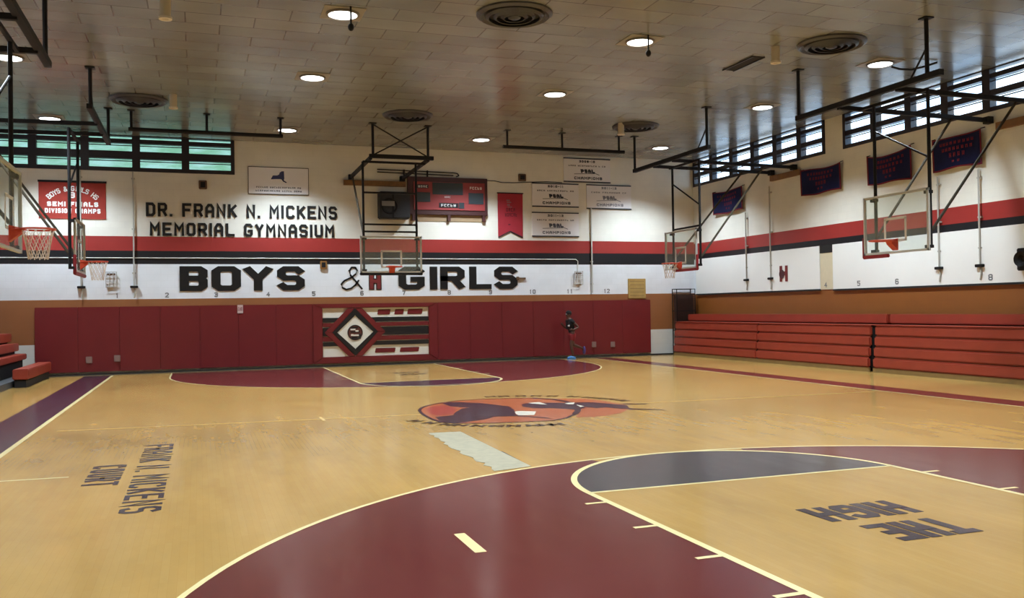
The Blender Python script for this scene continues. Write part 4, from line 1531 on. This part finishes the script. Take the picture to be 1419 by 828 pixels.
# far main hoop
hoop('glass basketball hoop of the far end hung before the scoreboard wall', (.04, 11.38, 0), Y_, X_, 2.89, 3.96, -.28, (-.66, 1.24), 6.25, (-.55, 1.08), True,
     (-.62, 1.08), YF - 11.38 - .06, (-.79, .79), (5.24, 4.31, 4.1), [(3.0, 4.0)], (-.85, 1.2), False, (-.93, .93, 0), M_BLACKPAD, M_ALU, zt=6.14)
# right hoops
hoop('pale framed glass basketball hoop nearest on the right wall, no net', (8.3, .24, 0), X_, Y_, 2.8, 4.04, -.45, (-1.75, 2.55), 6.08, (-1.4, 2.48), False,
     (-.6, 1.12), XR - 8.3 - .05, (-.85, .66), (), [(2.7, 3.2), (2.7, 3.2)], (-1.6, .95), False, (.2, .95, 1), M_REDPAD, M_ALU, (1, 5.45, 4.65))
hoop('glass basketball hoop on the far right wall near the corner', (8.3, 9.0, 0), X_, Y_, 2.88, 4.04, -.45, (-2.4, 2.05), 6.1, (-2.3, 2.0), False,
     (-.4, .75), XR - 8.3 - .05, (-.97, .58), (4.1,), [(2.7, 3.2), (2.7, 3.2)], (-.6, .88), True, (-.95, .4, -1), M_REDPAD, M_ALU, (1, 5.5, 4.7))
# left hoops
hoop('glass basketball hoop with net at the left edge of the view', (-7.9, .0, 0), -X_, Y_, 2.75, 4.0, -.2, (-1.75, 2.4), 6.08, (-1.4, 2.1), False,
     (-.35, 1.4), 7.9 + XL + 7.75, (-.7, .75), (), [(2.2, 3.2), (2.2, 3.2)], (-1.4, 1.4), True, None, M_REDPAD, M_ALU, (1, 5.45, 4.65))
hoop('glass basketball hoop with red edge pad left of the left alarm box', (-7.95, 8.7, 0), -X_, Y_, 2.78, 4.0, -.45, (-2.1, 2.35), 6.3, (-1.85, 2.3), False,
     (-.4, .9), 3.8, (-1.0, .58), (), [(2.2, 3.2), (2.2, 3.2)], (-.9, 1.4), True, (-.95, .95, -1), M_REDPAD, M_ALU, (1, 5.5, 4.7))


# ------------------------------------------------------------------ bleachers
def bank(y0, y1, joints, label):
    t = thing('bleacher', label, 'bleachers', (11.3, (y0 + y1) / 2, 0), 'closed red bleacher banks on the right')
    ys = [y0] + joints + [y1]
    MB().box(11.17, 12.15, y0 + .03, y1 - .03, .11, 1.16).build('understructure', M_DARK, t)
    for a, b_ in zip(ys, ys[1:]):
        for k in range(4):
            x = 11.0 + .03 * k
            zb = .115 + .272 * k
            MB().box(x, x + .09, a + .008, b_ - .008, zb, zb + .262).build('seat_board', M_SEAT, t, bevel=.038)
    MB().box(11.1, 11.6, y0, y1, 1.195, 1.215).build('deck', M_SEAT, t, bevel=.005)
    MB().box(11.015, 11.06, y0 + .02, y1 - .02, 0, .11).build('kickboard', M_PLINTH, t)
    MB().box(11.6, 11.9, y0 - .0, min(y1, 14.31), 1.24, 1.48).build('top_bench', M_SEAT, t, bevel=.02)
    MB().box(11.65, 12.1, y0 + .02, min(y1, 14.31) - .02, 1.16, 1.24).build('bench_support', M_DARK, t)


bank(4.23, 14.37, [9.23], 'closed red bleacher bank on the right reaching to the far corner')
bank(-6.0, 4.12, [-.9], 'closed red bleacher bank on the right, nearer one cut by the picture edge')
# left bleachers, partly opened
t = thing('bleacher', 'partly opened red bleachers at the left edge beside the maroon pads', 'bleachers', (-10.2, 7, 0))
MB().box(-9.72, -9.36, 10.6, 14.3, .2, .46).build('front_bench', M_SEAT, t, bevel=.02)
MB().box(-9.68, -9.42, 10.65, 14.25, 0, .2).build('front_base', M_DARK, t)
for k, (xf, z0, z1) in enumerate(((-9.99, .56, .72), (-10.19, .80, 1.02), (-10.37, 1.06, 1.3))):
    MB().box(xf - .38, xf, 1.0, 14.3, z0, z1).build('seat_board', M_SEAT, t, bevel=.018)
    MB().box(xf - .4, xf - .1, 1.05, 14.25, z0 - .3, z0).build('riser', M_DARK, t)
MB().box(-11.7, -10.1, 1.1, 14.2, 0, .5).build('understructure', M_DARK, t)
MB().box(-10.1, -9.75, 1.1, 14.25, 0, .16).build('footboard', mat('dark_grey_footboard', srgb(70, 74, 78), .5), t)

# wire cage in the corner
t = thing('ball_cage', 'tall dark wire ball cage in the far right corner behind the bleachers', 'ball cage', (11.6, 14.55, 0))
cx0, cx1, cy0, cy1, zt_ = 11.22, 11.98, 14.42, 14.74, 2.4
mb = MB()
for x in (cx0, cx1):
    for y in (cy0, cy1):
        mb.tube((x, y, .05), (x, y, zt_), .016)
for z in (.1, .9, 1.6, 2.2, zt_):
    for a, b_ in (((cx0, cy0), (cx1, cy0)), ((cx1, cy0), (cx1, cy1)), ((cx1, cy1), (cx0, cy1)), ((cx0, cy1), (cx0, cy0))):
        mb.tube((*a, z), (*b_, z), .014)
mb.build('frame', M_BLACK, t)
mb = MB()
for i in range(1, 16):
    x = cx0 + (cx1 - cx0) * i / 16
    mb.tube((x, cy0, .1), (x, cy0, 2.2), .007, 4)
for i in range(1, 26):
    z = .1 + 2.1 * i / 26
    mb.tube((cx0, cy0, z), (cx1, cy0, z), .007, 4)
mb.build('wire_mesh', mat('dark_wire', srgb(52, 34, 28), .6), t)
MB().box(cx0 + .03, cx1 - .03, cy0 + .08, cy1 - .05, .15, 2.18).build('stored_mat', mat('dark_brown_mat', srgb(62, 38, 30), .7), t)


# ------------------------------------------------------------------ runner
def skin_obj(name, verts, edges, radii, m, parent, root=0, sub=2):
    me = bpy.data.meshes.new(name)
    base = V(parent.get('_base'))
    me.from_pydata([V(v) - base for v in verts], edges, [])
    o = bpy.data.objects.new(name, me)
    COL.objects.link(o)
    o.parent = parent
    o['_base'] = base
    md = o.modifiers.new('skin', 'SKIN')
    md.use_smooth_shade = True
    sv = me.skin_vertices[0].data
    for i, r in enumerate(radii):
        rr = r if isinstance(r, tuple) else (r, r)
        sv[i].radius = rr
        sv[i].use_root = (i == root)
    sd = o.modifiers.new('smooth', 'SUBSURF')
    sd.levels = sd.render_levels = sub
    me.materials.append(m)
    return o


RX, RY = 6.86, 14.05
per = thing('person', 'person running left along the pads in black top, red shorts and blue shoes', 'person', (RX, RY, 0))
M_SKIN = mat('dark_brown_skin', srgb(84, 54, 42), .5)


def W(x, y, z):
    return (RX + x, RY + y, z)


bv, be, br_ = [], [], []


def J(p, r, prev=None):
    bv.append(W(*p))
    br_.append(r)
    if prev is not None:
        be.append((prev, len(bv) - 1))
    return len(bv) - 1


pel = J((.02, 0, .88), (.13, .10))
bel = J((0, 0, 1.02), (.125, .095), pel)
che = J((-.05, 0, 1.22), (.15, .11), bel)
shl = J((-.07, 0, 1.33), (.12, .09), che)
nek = J((-.09, 0, 1.42), .052, shl)
jaw = J((-.115, 0, 1.49), .066, nek)
hed = J((-.105, 0, 1.56), .086, jaw)
crn = J((-.10, 0, 1.63), .07, hed)
nos = J((-.215, 0, 1.535), .014, hed)
for sy in (-1, 1):
    J((-.085, sy * .092, 1.54), .016, hed)
for sy, kn, an, hl, to in ((-1, (-.06, -.09, .50), (.02, -.09, .10), (.03, -.09, .05), (-.14, -.09, .035)),
                           (1, (.10, .09, .49), (.44, .10, .37), (.5, .10, .35), (.52, .1, .2))):
    hip = J((.02, sy * .09, .82), .095, pel)
    k = J(kn, .062, hip)
    cf = J(tuple(a * .65 + b_ * .35 for a, b_ in zip(kn, an)), .06, k)
    a = J(an, .038, cf)
    J(to, .03, a)
for sy, el, wr, fd in ((-1, (.17, -.24, 1.10), (-.05, -.27, 1.02), (-1, 0, .12)), (1, (-.08, .25, 1.07), (-.24, .17, 1.16), (-.5, -.1, .6))):
    s0 = J((-.07, sy * .17, 1.34), .062, shl)
    e = J(el, .043, s0)
    w = J(wr, .03, e)
    f = V(fd).normalized()
    pa = V(wr) + f * .06
    p_ = J(tuple(pa), (.036, .022), w)
    side = V((0, 1, 0)).cross(f).normalized()
    for q, ln in ((-1.5, .05), (-.5, .06), (.5, .056), (1.5, .044)):
        b0 = pa + side * q * .017 + f * .03
        i1 = J(tuple(b0), .009, p_)
        i2 = J(tuple(b0 + f * ln * .5 + V((0, -sy * .008, 0))), .0085, i1)
        J(tuple(b0 + f * ln * .7 + V((0, -sy * .03, 0))), .008, i2)
    th = pa + side * .045 - f * .02
    i1 = J(tuple(th), .010, p_)
    J(tuple(th + f * .04 + V((0, -sy * .012, 0))), .009, i1)
skin_obj('body', bv, be, br_, M_SKIN, per)
M_TOP = mat('black_sports_top', srgb(16, 16, 20), .8)
M_SHORT = mat('red_shorts', srgb(132, 30, 34), .8)
skin_obj('sports_top', [W(.02, 0, .90), W(0, 0, 1.04), W(-.05, 0, 1.22), W(-.07, 0, 1.34), W(-.08, 0, 1.39), W(-.07, -.18, 1.34), W(.03, -.21, 1.24), W(-.07, .18, 1.34), W(-.09, .21, 1.24)],
         [(0, 1), (1, 2), (2, 3), (3, 4), (3, 5), (5, 6), (3, 7), (7, 8)],
         [(.165, .13), (.155, .125), (.172, .13), (.14, .108), .065, .078, .066, .078, .066], M_TOP, per, 2)
skin_obj('shorts', [W(.02, 0, .95), W(.02, 0, .84), W(.02, -.09, .78), W(-.025, -.09, .58), W(.02, .09, .78), W(.065, .09, .57)],
         [(0, 1), (1, 2), (2, 3), (1, 4), (4, 5)], [(.145, .115), (.15, .12), .115, .098, .115, .098], M_SHORT, per, 1)
MB().sphere(W(-.09, 0, 1.595), .105, 1.0, .92, .95).build('hair', mat('black_hair', srgb(18, 16, 16), .9), per, smooth=True)
mb = MB()
for sy in (-1, 1):
    mb.sphere(W(-.186, sy * .034, 1.565), .011)
mb.build('eyes', M_WHITE, per, smooth=True)
mb = MB().sphere(W(-.19, 0, 1.493), .02, .5, 1.3, .45)
mb.build('mouth', mat('lip', srgb(96, 50, 48), .5), per, smooth=True)
M_SHOE = mat('blue_shoe', srgb(70, 130, 190), .5)
M_SHOE2 = mat('purple_shoe', srgb(74, 60, 130), .5)
mb = MB()
mb.sphere(W(-.05, -.09, .06), .1, 1.55, .55, .6).box(RX - .2, RX + .1, RY - .14, RY - .04, 0, .03)
mb.build('shoe', M_SHOE, per, smooth=False)
mb = MB()
mb.sphere(W(.51, .10, .29), .1, .6, .55, 1.5)
mb.build('shoe', M_SHOE2, per, smooth=True)
MB().sphere(W(-.14, -.12, 1.16), .06, .8, .6, .55).build('wrist_towel', M_WHITE, per, smooth=True)

for o in list(COL.objects):
    if '_base' in o:
        del o['_base']
